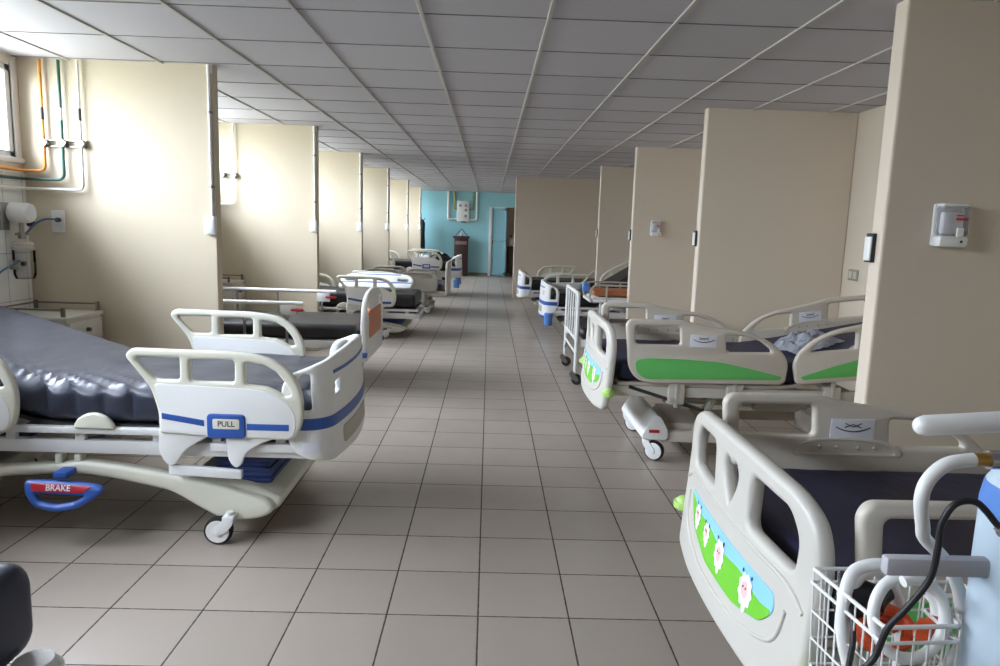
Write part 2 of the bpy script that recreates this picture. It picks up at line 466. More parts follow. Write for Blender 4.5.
# ------------------------------------------------------------------ mattresses
def mattress_bm(x0, x1, w, th, zt, wr=0.0, seed=0.0, r=0.045, nx=170, side=1.0):
    """a soft slab swept along x; zt(x) is the height of its top; wr pulls folds into the cover"""
    bm = B(); sec = []
    hw, hh = w / 2, th / 2
    def arc(cx, cz, a0):
        for k in range(5):
            a = a0 + (pi / 2) * k / 4
            sec.append((cx + r * cos(a), cz + r * sin(a)))
    arc(hw - r, hh - r, 0)
    for k in range(1, 28): sec.append((hw - r - (w - 2 * r) * k / 28, hh))
    arc(-hw + r, hh - r, pi / 2)
    for k in range(1, 4): sec.append((-hw, hh - r - (th - 2 * r) * k / 4))
    arc(-hw + r, -hh + r, pi)
    for k in range(1, 6): sec.append((-hw + r + (w - 2 * r) * k / 6, -hh))
    arc(hw - r, -hh + r, 1.5 * pi)
    for k in range(1, 4): sec.append((hw, -hh + r + (th - 2 * r) * k / 4))
    n = len(sec); rings = []
    xs = [x0 + r * (1 - cos(pi / 2 * k / 5)) for k in range(5)] + [x0 + r + (x1 - x0 - 2 * r) * k / nx for k in range(nx + 1)] + [x1 - r * (1 - cos(pi / 2 * k / 5)) for k in reversed(range(5))]
    for x in xs:
        e = min(x - x0, x1 - x)
        ins = 0 if e >= r else r - sqrt(max(0, r * r - (r - e) ** 2))
        c = zt(x) - hh; ring = []
        for (y, z) in sec:
            yy = y * (hw - ins) / hw; zz = z * (hh - ins) / hh
            if wr:
                edge = max(0.0, 1 - (hw - abs(y)) / 0.28) * (1 if y < 0 else .25)            # folds gather towards the long edges
                ph = (x * 1.0 + (hw - abs(y)) * 1.6) * 46 + noise.noise((x * 4, y * 3, seed)) * 7
                a = wr * edge * max(0.0, 0.5 + 1.3 * noise.noise((x * 2.4, y * 2, seed + 5))) * (1 - 2 * abs(sin(ph * .5)) ** .6)
                b = wr * 0.7 * noise.noise((x * 4.5, y * 4.5, seed + 9))
                if z > -hh + .04:
                    zz += a * (1 if z > 0 else .4) + b; yy += (0.8 * a if abs(y) > hw - .06 else 0)
            ring.append(bm.verts.new((x, yy, c + zz)))
        rings.append(ring)
    for a, b in zip(rings, rings[1:]):
        for k in range(n): bm.faces.new((a[k], a[(k + 1) % n], b[(k + 1) % n], b[k]))
    bm.faces.new(list(reversed(rings[0]))); bm.faces.new(rings[-1])
    return bm
def rise(base, x_h, slope, soft=0.08):
    """flat at base towards the foot, climbing towards the head from x_h"""
    def f(x):
        d = x_h - x
        if d <= -soft: return base
        if d >= soft: return base + d * slope
        return base + slope * (d + soft) ** 2 / (4 * soft)
    return f
def deck_bm(x0, x1, hw, zt, th=.02, n=14):
    bm = B(); top = []; 
    for k in range(n + 1):
        x = x0 + (x1 - x0) * k / n; z = zt(x)
        top.append([bm.verts.new((x, s, z - t)) for s, t in ((-hw, 0), (hw, 0), (hw, th), (-hw, th))])
    for a, b in zip(top, top[1:]):
        for k in range(4): bm.faces.new((a[k], a[(k + 1) % 4], b[(k + 1) % 4], b[k]))
    bm.faces.new(top[0]); bm.faces.new(list(reversed(top[-1])))
    return bm

def caster(root, x, y, r=0.0625, turn=0.0, fm=None, big=False, tyre=None, hub=None, top=0.14):
    """fork with its own tyre and hub; the wheel rolls along x when turn is 0"""
    fm = fm or m_ws
    w = .020
    def fork():
        bm = B(); cheek = rpoly([(-.016, r - .012), (-.010, r + .016), (.022, r + .052), (.03, r + .066), (.075, r + .066), (.070, r + .036), (.046, r + .006), (.012, r - .016)], .012)
        for q in (-1, 1):
            b2 = panel(cheek, [], .007, .002, XZ(q * (w + .008)))
            me = bpy.data.meshes.new('cheek'); b2.to_mesh(me); b2.free(); bm.from_mesh(me); bpy.data.meshes.remove(me)
        box(bm, .024, .076, -w - .011, w + .011, r + .056, r + .072, .004)
        cyl(bm, (.05, 0, r + .066), (.05, 0, top), .016); cyl(bm, (0, -w - .014, r), (0, w + .014, r), .007)
        return bm
    f = part('caster', ('caster', r, top), fork, fm, root, (x, y, 0), (0, 0, turn))
    if fm.name != f.data.materials[0].name: f.data = f.data.copy(); f.data.materials[0] = fm
    part('tyre', ('tyre', r), lambda: lathe(B(), [(r * .80, -w), (r * .95, -w), (r, -w * .5), (r, w * .5), (r * .95, w), (r * .80, w)], (0, 0, r), 32, 'Y'), tyre or m_black, f)
    part('hub', ('hub', r, big), lambda: lathe(B(), [(0, -w - .003), (r * .25, -w - .003), (r * .32, -w - .0006), (r * .62, -w - .0006), (r * .68, -w - .002), (r * .82, -w - .001), (r * .82, w + .001), (r * .68, w + .002), (r * .62, w + .0006), (r * .32, w + .0006), (r * .25, w + .003), (0, w + .003)] if not big else
         [(0, -w - .006), (r * .55, -w - .006), (r * .84, -w - .001), (r * .84, w + .001), (r * .55, w + .006), (0, w + .006)], (0, 0, r), 32, 'Y'), hub or m_ws, f)
    return f

# ------------------------------------------------------------------ ward bed with blue stripes
def PED(u, v, w):
    return ((u - 1.8) * 1.05 + 1.8, -.515 + (v - .345) * .3 - w, 1.437 - (1.437 - v) * 1.05)
A_OUT = [(.261, .851), (.292, .883), (.498, .881), (.71, .879), (.828, .868), (.9, .848), (.963, .802), (1.005, .733), (1.021, .654), (1.012, .565), (.99, .515), (.959, .494), (.601, .500), (.398, .512), (.398, .608), (.367, .715)]
A_H = [[(.312, .846), (.48, .846), (.494, .846), (.494, .75), (.388, .75), (.312, .83)],
       [(.538, .842), (.727, .842), (.727, .746), (.538, .746)],
       [(.772, .836), (.853, .824), (.905, .795), (.945, .745), (.968, .697), (.938, .688), (.905, .712), (.86, .730), (.772, .738)]]
def a_rail():
    o = rpoly(A_OUT, [.03, .02, .02, .02, .05, .05, .05, .05, .05, .05, .03, .02, .02, .02, .03, .03])
    return panel(o, [rpoly(A_H[0], .018), rpoly(A_H[1], .016), rpoly(A_H[2], .012)], .036, .013, XZ(0))
def a_face():
    """the flat white panel set into the ivory rail"""
    o = [(.385, .725), (.40, .735), (.765, .722), (.85, .716), (.91, .69), (.955, .66), (.985, .61), (.99, .56), (.975, .515), (.955, .503), (.60, .508), (.408, .52), (.408, .62)]
    return panel(rpoly(o, .015), [], .041, .004, XZ(0))
def a_footboard():
    # developed outline: u runs round the wrapped panel, 0 in the middle of the foot face
    E_ = .60
    o = [(-E_, .53), (-E_ + .035, .43), (-E_ + .09, .395), (-.40, .375), (0, .36), (.40, .375), (E_ - .09, .395), (E_ - .035, .43), (E_, .53), (E_ + .0, .72), (E_ - .03, .775), (.44, .825), (.28, .845), (0, .855), (-.28, .845), (-.44, .825), (-E_ + .03, .775), (-E_, .72)]
    r = [.04] * len(o)
    ear = lambda s: rpoly([(s * .555, .615), (s * .555, .70), (s * .54, .75), (s * .505, .78), (s * .475, .78), (s * .475, .615)], .016)
    hand = lambda s: rpoly([(s * .34, .66), (s * .34, .72), (s * .26, .735), (s * .26, .67)], .016)
    C = .135
    def mp(u, v, w):
        a = abs(u); s = 1 if u >= 0 else -1
        straight = .37; 
        if a <= straight:
            x, y, nx, ny = 1.135 - .03 * (a / straight) ** 2, a, 1, .16 * a / straight
        else:
            t = min(1.0, (a - straight) / C); ang = .16 + t * 1.28
            # walk the rounded corner
            n = 8; x, y = 1.105, straight; L = (a - straight) / n
            for k in range(n):
                tt = min(1.0, (k + .5) * L / C); an = .16 + tt * 1.28
                x -= sin(an) * L; y += cos(an) * L
            nx, ny = cos(ang), sin(ang)
        lean = (v - .6) * -.05
        return (x + nx * w + lean, s * (y + ny * w), v)
    cuts = [k * .03 for k in range(-20, 21)] + [-.37, .37]
    A_MP['mp'] = mp; A_MP['cuts'] = cuts
    return panel(rpoly(o, r), [ear(1), ear(-1), hand(1), hand(-1)], .034, .012, mp, cuts)
A_MP = {}
def a_band(z0, z1, half, w=.0185):
    mp = A_MP['mp']
    return panel(rpoly([(-half, z0), (half, z0), (half, z1), (-half, z1)], .003, 2), [], .003, .001, lambda u, v, q: mp(u, v, w + q), [k * .03 for k in range(-20, 21)])
def rect(x0, x1, z0, z1): return [(x0, z0), (x1, z0), (x1, z1), (x0, z1)]

def bed_striped(name, label, loc, rz, group, dz=0.0, foot=True, near='mid', far='up', near_s=-1, head_slope=.30, head_x=-.12, mat=None, mat_top=.70, bumpers=False, wr=.006, head_rails=(-1, 1), head_shift=0.0, text=True, mat_x1=1.02, seed=1.0):
    t = thing(name, label, 'hospital bed', loc, rz, group)
    up = (0, 0, dz)
    OFF = {'mid': (0, 0), 'fore': (.10, .045), 'up': (-.25, .045), 'low': (.06, -.26)}
    for s, st in ((near_s, near), (-near_s, far)):
        if st is None: continue
        ox, oz = OFF[st]
        y = s * .50
        rl = part('side_rail', 'A_rail', a_rail, m_iv, t, (ox, y, dz + oz))
        part('rail_face', 'A_face', a_face, m_wh, rl)
        for key, q in (('l', [(.415, .606), (.595, .578), (.595, .551), (.415, .580)]), ('r', rect(.778, .958, .539, .567))):
            part('stripe', ('A_stripe', key), lambda q=q: panel(q, [], .045, .001, XZ(0)), m_blue, rl)
        tg = part('release_tag', 'A_tag', lambda: panel(rpoly(rect(.608, .772, .500, .608), .02), [], .056, .006, XZ(0)), m_blue, rl)
        part('tag_label', 'A_taglabel', lambda: panel(rpoly(rect(.634, .748, .543, .587), .008), [], .060, .001, XZ(0)), m_iv, tg)
        if text and s == near_s:
            part('lettering', 'A_pull', lambda: text_bm('PULL', .034, lambda u, v, w: (.692 + u, -.0305 - w, .565 + v)), m_ink, tg)
        lnk = part('rail_arm', 'A_armL', lambda: panel(rpoly([(.391, .53), (.388, .427), (.408, .385), (.433, .362), (.458, .37), (.468, .384), (.505, .439), (.601, .50), (.601, .53)], [.01, .05, .03, .02, .02, .02, .06, .01, .01]), [], .020, .006, XZ(0)), m_wh, t, (ox, y - s * .006, dz + oz))
        part('rail_arm', 'A_armR', lambda: panel(rpoly([(.675, .53), (.687, .399), (.705, .37), (.722, .360), (.745, .375), (.758, .419), (.812, .465), (.89, .498), (.89, .53)], [.01, .04, .03, .02, .03, .04, .06, .01, .01]), [], .020, .006, XZ(0)), m_wh, t, (ox, y - s * .006, dz + oz))
        part('rail_crossbar', 'A_link', lambda: panel(rpoly([(.423, .366), (.74, .343), (.739, .305), (.423, .319)], .004), [], .026, .003, XZ(0)), m_ws, t, (ox, y - s * .02, dz + oz))
        if s in head_rails:
            b = part('head_side_rail', 'A_rail', a_rail, m_iv, t, (-1.22, y, dz + .004))
            if head_slope > .5:                                  # rails ride up with the raised back section
                b.matrix_local = Matrix.Translation((-.15 + head_shift, 0, .55)) @ Matrix.Rotation(math.atan(head_slope) * .85, 4, 'Y') @ Matrix.Translation((.15 - head_shift, 0, -.55)) @ Matrix.Translation((-1.18 + head_shift, y, dz + .03))
            part('rail_face', 'A_face', a_face, m_wh, b)
    # deck, frame
    th = .17
    zt = rise(mat_top, head_x, head_slope)
    zd = rise(mat_top - th - .005, head_x, head_slope)
    ms = part('mattress', None, lambda: mattress_bm(-1.03, mat_x1, .89, th, zt, wr, seed), mat or m_vinyl, t, up, smooth=60)
    part('sleeping_deck', ('A_deck', head_slope, head_x, mat_top), lambda: deck_bm(-1.03, 1.0, .44, zd), m_dsteel, t, up)
    def fr():
        bm = B()
        for s in (-1, 1):
            box(bm, -1.05, 1.04, s * .452 - .02, s * .452 + .02, .487, .516, .004); box(bm, -1.08, 1.05, s * .43 - .022, s * .43 + .022, .392, .452, .006)
            for x in (-.28, .02, .36, .62, .9): box(bm, x - .02, x + .02, s * .44 - .012, s * .44 + .012, .45, .49)
            box(bm, .60, 1.0, s * .456 - .022, s * .456 + .022, .425, .462, .004)
        for x in (-1.05, -.5, .05, .55, 1.02): box(bm, x - .025, x + .025, -.43, .43, .40, .445, .004)
        return bm
    fm = part('bed_frame', 'A_frame', fr, m_ws, t, up)
    part('hinge_cover', 'A_dome', lambda: panel(rpoly([(.008, .512), (.022, .55), (.06, .578), (.104, .586), (.145, .574), (.178, .545), (.19, .512)], .03), [], .03, .01, XZ(0)), m_iv, t, (0, -.47, dz))
    part('hinge_cover', 'A_dome', None, m_iv, t, (0, .47, dz))
    for s in (-1, 1): part('frame_label', 'A_flabel', lambda: boxes((.66, .78, -.0015, .0015, .432, .456)), m_label, t, (0, s * .479, dz))
    # wheeled chassis: two arched arms, moulded hulls over the wheels
    k = 1.0 if dz > -.05 else .72
    arm = [(-.80, .25), (-.34, .323), (-.074, .342), (.015, .356), (.19, .338), (.409, .302), (.60, .26), (.84, .19), (.87, .15), (.83, .115), (.74, .094), (.647, .097), (.60, .115), (.537, .151), (.46, .198), (.406, .227), (.187, .273), (.011, .296), (-.077, .293), (-.341, .273), (-.52, .21), (-.64, .12), (-.76, .095), (-.86, .12), (-.88, .18)]
    for s in (-1, 1):
        part('chassis_arm', 'A_arm', lambda: panel(rpoly(arm, .05), [], .07, .02, XZ(0)), m_iv, t, (0, s * .42, 0), scale=(1, 1, k))
    def hull():
        o = [(.45, .275), (.60, .275), (.76, .245), (.88, .185), (.885, .15), (.84, .118), (.66, .11), (.56, .16), (.46, .21)]
        return panel(rpoly(o, .03), [], .80, .02, XZ(0))
    part('chassis_hull', 'A_hull', hull, m_iv, t, (0, 0, 0), scale=(1, 1, k))
    part('chassis_hull', 'A_hull', None, m_iv, t, (0, 0, 0), (0, 0, pi), scale=(1, 1, k))
    def bellows(x):
        bm = B()
        for i in range(6):
            z = .24 * k + i * (.15 + dz * .6) / 6
            e = .006 * (i % 2)
            box(bm, x - .13 + e, x + .13 - e, -.36 + e, .36 - e, z, z + .026, .008, 2)
        return bm
    part('lift_bellows', None, lambda: bellows(.70), m_dblue, t); part('lift_bellows', None, lambda: bellows(-.70), m_dblue, t)
    for x in (.63, -.72):
        for s in (-1, 1): caster(t, x, s * .48, turn=(0 if x > 0 else .6), top=.15 * k)
    pd = part('brake_pedal', 'A_pedal', lambda: panel(rpoly([(-.095, .345), (-.085, .29), (-.04, .238), (.05, .220), (.14, .237), (.205, .28), (.24, .315), (.205, .334), (.045, .345)], .025), [rpoly([(-.045, .292), (.16, .288), (.12, .264), (.05, .251), (-.02, .262)], .012)], .035, .014, PED), m_blue, t, (0, 0, 0), scale=(1, 1, k))
    part('pedal_pad', 'A_pad', lambda: panel(rpoly([(-.065, .338), (.19, .328), (.155, .300), (-.05, .303)], .01), [], .04, .004, PED), m_red, pd)
    if text: part('lettering', 'A_brake', lambda: text_bm('BRAKE', .034, lambda u, v, w: PED(.055 + u, .320 + v, w + .0212)), m_label, pd)
    part('pedal_hinge', 'A_hinge', lambda: boxes((-.06, .0, -.53, -.44, .300, .330, .006)), m_blue, t, scale=(1, 1, k))
    for x in (-.085, .0): part('arm_lug', 'A_lug', lambda: boxes((-.016, .016, -.025, .025, .31, .385, .008)), m_iv, t, (x, -.42, 0), scale=(1, 1, k))
    if foot:
        fb = part('footboard', 'A_footboard', a_footboard, m_wh, t, up)
        part('wide_stripe', 'A_wide', lambda: a_band(.53, .582, .585), m_blue, fb)
        part('thin_stripe', 'A_thin', lambda: a_band(.765, .781, .36), m_blue, fb)
        part('inset_panel', 'A_inset', lambda: panel(rpoly(rect(-.27, .27, .415, .50), .03), [], .004, .001, lambda u, v, q: A_MP['mp'](u, v, .0185 + q), [k * .03 for k in range(-12, 13)]), m_greybeige, fb)
        part('care_sticker', 'A_care', lambda: panel(rpoly(rect(-.53, -.45, .425, .475), .005, 2), [], .002, .0005, lambda u, v, q: A_MP['mp'](u, v, .0185 + q), [-.51, -.49, -.47]), m_label, fb)
    if bumpers:
        for s in (-1, 1):
            part('corner_bumper', 'A_bumper', lambda: lathe(B(), [(0, .0), (.05, .0), (.062, .012), (.062, .16), (.05, .175), (0, .175)], (0, 0, 0), 20), m_lblue, t, (1.06, s * .47, max(.10, .37 + dz - .19)))
    return t

# ------------------------------------------------------------------ ward bed with green panels
B_OUT = [(.97, .635), (.997, .891), (.974, .923), (.649, .925), (.575, .905), (.404, .880), (.257, .864), (.119, .813), (.027, .736), (-.003, .675), (.005, .563), (.035, .545), (.854, .533), (.929, .565)]
def b_rail():
    h1 = rpoly([(.940, .885), (.668, .887), (.660, .773), (.932, .771)], .022)
    h2 = rpoly([(.389, .842), (.28, .838), (.181, .810), (.115, .764), (.105, .742), (.38, .737)], .016)
    return panel(rpoly(B_OUT, [.05, .05, .03, .05, .06, .05, .06, .06, .05, .04, .03, .03, .05, .05]), [h1, h2], .040, .014, XZ(0))
def b_green():
    return panel(rpoly([(.935, .673), (.864, .690), (.657, .689), (.412, .676), (.214, .638), (.033, .596), (.05, .576), (.45, .568), (.86, .560), (.915, .592)], [.03, .03, .05, .05, .05, .01, .01, .05, .04, .04]), [], .006, .002, XZ(0))
def b_marks():
    bm = B()
    for y in (-.0225, .0225):                      # a printed figure: a shallow bow under two crossed lines
        pts = [(.462 + .125 * k / 10, y, .795 + .016 * (2 * k / 10 - 1) ** 2) for k in range(11)]
        tube(bm, pts, .0022, 6)
        tube(bm, [(.495, y, .826), (.525, y, .812), (.555, y, .826)], .0018, 6); tube(bm, [(.495, y, .810), (.525, y, .822), (.555, y, .810)], .0018, 6)
    return bm
def b_scale():
    """the half-round angle scale moulded on the inner side of a rail"""
    o = [(.74, .70), (.72, .745), (.66, .768), (.52, .775), (.40, .762), (.345, .735), (.33, .70)]
    return panel(rpoly(o, .03), [rpoly([(.715, .712), (.70, .74), (.65, .755), (.52, .761), (.41, .75), (.37, .73), (.36, .712)], .02)], .008, .003, XZ(0))
FB_OUT = [(-.49, .305), (-.52, .45), (-.525, .70), (-.492, .787), (-.40, .828), (-.15, .845), (.15, .845), (.40, .828), (.492, .787), (.525, .70), (.52, .45), (.49, .305), (.30, .285), (-.30, .285)]
FZ = .05                                           # how high the boards hang above their outline
def bowed(x0): return lambda u, v, w: (x0 + w + .035 * (1 - (u / .525) ** 2) + (.03 * max(0.0, (.60 - v) / .3)), u * .97, v)
def b_foot():
    win = lambda s: rpoly([(s * .42, .63), (s * .43, .72), (s * .38, .775), (s * .16, .785), (s * .15, .635)], .03)
    heart = [(0, .64), (.05, .71), (.062, .745), (.045, .775), (.018, .775), (0, .757), (-.018, .775), (-.045, .775), (-.062, .745), (-.05, .71)]
    return panel(rpoly(FB_OUT, [.03, .04, .05, .05, .06, .06, .06, .06, .05, .05, .04, .03, .05, .05]), [win(1), win(-1), rpoly(heart, .012)], .046, .017, bowed(0), [k * .05 for k in range(-11, 12)])
def b_ridge():
    bm = B(); mp = bowed(.0235)
    pts = [mp(u, z, 0) for u, z in [(-.49, .56), (-.40, .595), (-.2, .60), (0, .60), (.2, .60), (.40, .595), (.49, .56)]]
    tube(bm, pts, .007, 8, 6)
    pts = [mp(u, z, 0) for u, z in [(-.42, .53), (-.38, .43), (-.2, .375), (0, .365), (.2, .375), (.38, .43), (.42, .53)]]
    tube(bm, pts, .006, 8, 6)
    return bm
ST = [(-.37, .555), (.36, .545), (.375, .50), (.31, .44), (.15, .405), (-.1, .405), (-.28, .45), (-.36, .52)]
cutsB = [k * .05 for k in range(-11, 12)]
def b_sticker(): return panel(rpoly(ST, [.01, .04, .04, .05, .05, .05, .05, .02]), [], .003, .001, bowed(.0245), cutsB)
def b_meadow():
    o = [(-.365, .545), (-.25, .515), (-.12, .522), (.02, .50), (.16, .512), (.30, .49), (.365, .50), (.355, .48), (.31, .442), (.15, .407), (-.1, .407), (-.28, .452), (-.355, .52)]
    return panel(rpoly(o, .02), [], .0045, .0005, bowed(.0245), cutsB)
SHEEP = [(-.25, .502, .030), (-.13, .490, .027), (.01, .482, .038), (.22, .478, .040)]
def b_sheep(u, z, r):
    """one printed sheep: woolly outline, pink face, eyes"""
    bm = B(); mp = bowed(.0272)
    def disc(lp, w, mi):
        a = [bm.verts.new(mp(x, y, w)) for x, y in lp]; b = [bm.verts.new(mp(x, y, w + .001)) for x, y in lp]
        fs = [bm.faces.new(b)]; n = len(lp)
        for k in range(n): fs.append(bm.faces.new((a[k], a[(k + 1) % n], b[(k + 1) % n], b[k])))
        for f_ in fs: f_.material_index = mi
    el = lambda cx, cz, rx, rz, n: [(cx + rx * cos(2 * pi * k / n), cz + rz * sin(2 * pi * k / n)) for k in range(n)]
    disc([(u + (r + .004 * cos(9 * a)) * cos(a), z + (r * 1.15 + .004 * cos(9 * a)) * sin(a)) for a in [2 * pi * k / 48 for k in range(48)]], 0, 0)
    disc(el(u + .006, z - r * 1.15, .011, .013, 12), 0, 0)
    disc(el(u - .003, z + .002, r * .48, r * .6, 20), .0012, 1)
    for q in (-1, 1): disc(el(u - .003 + q * r * .2, z + .008, .0026, .0036, 8), .0024, 2)
    for q in (-.7, .7): disc(el(u + q * r, z + r * 1.2, .0035, .006, 8), .0012, 2)
    return bm

def bed_green(name, label, loc, rz, group, head_tilt=0.0, head_slope=.0, seed=3.0, green=True, dz=0.0, near_drop=0.0):
    t = thing(name, label, 'hospital bed', loc, rz, group)
    def rail(parent_name, s, mirror, tilt=0.0):
        y = s * .475
        rot = (0, 0, 0); lc = (0, y, 0)
        if mirror: rot = (0, 0, pi); lc = (-.055, y, 0)
        r = part(parent_name, 'B_rail', b_rail, m_beige, t, lc, rot)
        if mirror and tilt:
            mt = Matrix.Translation((-.06, y, .52)) @ Matrix.Rotation(tilt, 4, 'Y') @ Matrix.Translation((.06, -y, -.52)) @ Matrix.Translation(lc) @ Matrix.Rotation(pi, 4, 'Z')
            r.matrix_local = mt
        if green: part('green_insert', 'B_green', b_green, m_green, r, (0, .0195 * (s if not mirror else -s), 0))
        lb = part('guide_label', 'B_label', lambda: panel(rpoly(rect(.444, .607, .765, .841), .004, 2), [], .0435, .001, XZ(0)), m_label, r)
        part('printed_figure', 'B_marks', b_marks, m_ink, lb)
        q = -.0195 * (s if not mirror else -s)                # the scale sits on the inner side only
        sc_ = part('angle_scale', 'B_scale', b_scale, m_beige, r, (0, q, 0))
        for x in (.64, .58, .50, .44): part('scale_stud', 'B_dot', lambda: ball(B(), (0, 0, 0), .008, (1, .5, 1), 8), m_greybeige, sc_, (x, q * .2, .735))
    for s in (1, -1):
        rail('side_rail', s, False); rail('head_side_rail', s, True, head_tilt)
    for r in t.children:
        r.location.z += dz - (near_drop if r.location.y > 0 else 0)
    fb = part('footboard', 'B_foot', b_foot, m_beige_light, t, (1.065, 0, FZ + dz))
    part('moulded_ridge', 'B_ridge', b_ridge, m_beige_light, fb)
    st = part('sticker', 'B_sticker', b_sticker, M('sticker_sky', (140, 200, 236), .4, var=.08, scale=9), t, (1.065, 0, FZ + dz))
    part('meadow_print', 'B_meadow', b_meadow, M('sticker_meadow', (112, 196, 54), .4, var=.1, scale=12), st)
    for k, sp_ in enumerate(SHEEP):
        q = part('sheep_print', ('B_sheep', k), lambda: b_sheep(*sp_), M('sticker_wool', (244, 244, 244), .5, var=.01), st)
        if len(q.data.materials) == 1:
            q.data.materials.append(M('sticker_face', (238, 190, 190), .5, var=.02)); q.data.materials.append(m_ink)
    for s in (1, -1):
        part('corner_bumper', 'B_bump', lambda: lathe(ball(B(), (0, 0, 0), .036, (1, 1, .9), 18), [(0, -.014), (.040, -.012), (.040, .012), (0, .014)], (0, 0, 0), 20), m_lime, t, (1.09, s * .535, .475 + dz))
    hb = part('headboard', 'B_head', lambda: panel(rpoly(FB_OUT, .05), [rpoly(rect(-.3, .3, .70, .78), .03)], .04, .014, YZ(0), ()), m_beige_light, t, (-1.12, 0, .15 + dz))
    zt = rise(.665, -.02, head_slope, .1)
    part('mattress', None, lambda: mattress_bm(-1.08, 1.03, .89, .13, zt, .004, seed), m_navy, t, (0, 0, dz), smooth=60)
    part('sleeping_deck', ('B_deck', head_slope), lambda: deck_bm(-1.06, 1.02, .44, rise(.528, -.02, head_slope, .1)), m_beige, t, (0, 0, dz))
    def fr():
        bm = B()
        for s in (-1, 1):
            box(bm, -1.08, 1.05, s * .42 - .025, s * .42 + .025, .44, .505, .006)
            for x in (.66, .30, -.30, -.72):                      # brackets that carry the rails
                box(bm, x - .05, x + .05, s * .44 - .035, s * .44 + .03, .40, .535, .006); box(bm, x - .012, x + .012, s * .47 - .02, s * .47 + .004, .38, .60, .004)
                cyl(bm, (x + .03, s * .44 - .04, .43), (x + .03, s * .44 + .04, .43), .014)
        for x in (-1.05, -.45, .2, .6, 1.02): box(bm, x - .03, x + .03, -.42, .42, .44, .49, .004)
        return bm
    part('bed_frame', 'B_frame', fr, m_bs, t, (0, 0, dz))
    for s in (1, -1): part('rail_link', 'B_strut', lambda: cyl(B(), (.95, 0, .50), (.48, 0, .36), .012), m_dsteel, t, (0, s * .44, 0))
    def lift():
        bm = B()
        for s in (-1, 1):
            for x0, x1 in ((.48, .36), (-.50, -.36)):
                tube(bm, bend([(x0 + .02, s * .30, .15), (x1, s * .30, .45)], .01), .028, 10)
        cyl(bm, (.45, -.33, .16), (.45, .33, .16), .022); cyl(bm, (-.46, -.33, .16), (-.46, .33, .16), .022); cyl(bm, (-.36, 0, .30), (.62, 0, .33), .028)
        box(bm, -.30, .02, -.07, .07, .27, .36, .02)
        return bm
    part('lift_linkage', 'B_lift', lift, m_bs, t)
    def base():
        bm = B()
        for s in (-1, 1): box(bm, -.74, .70, s * .30 - .03, s * .30 + .03, .12, .19, .008)
        box(bm, .40, .62, -.26, .26, .10, .23, .02); box(bm, -.62, -.40, -.26, .26, .10, .23, .02)
        return bm
    part('wheel_base', 'B_base', base, m_beige, t)
    for x, q in ((.74, 1), (-.74, -1)):
        def cover():
            o = [(-.08, .15), (-.075, .20), (-.03, .285), (.0, .30), (.02, .285), (.09, .165), (.085, .14), (-.06, .135)]
            return panel(rpoly(o, .012), [], .70, .006, XZ(0))
        cv = part('base_cover', 'B_cover', cover, m_wh, t, (x, 0, 0), (0, 0, 0 if q > 0 else pi))
        for s in (-1, 1):
            part('red_end_mark', ('B_mark', s), lambda s=s: boxes((-.02, .045, min(s * .346, s * .356), max(s * .346, s * .356), .185, .205, .003)), m_red, cv)
        for s in (-1, 1): caster(t, x, s * .33, .064, turn=radians(-35), big=True, top=.15)
    return t
m_beige_light = M('pale_beige_plastic', (196, 192, 184), 0.36, var=0.02)

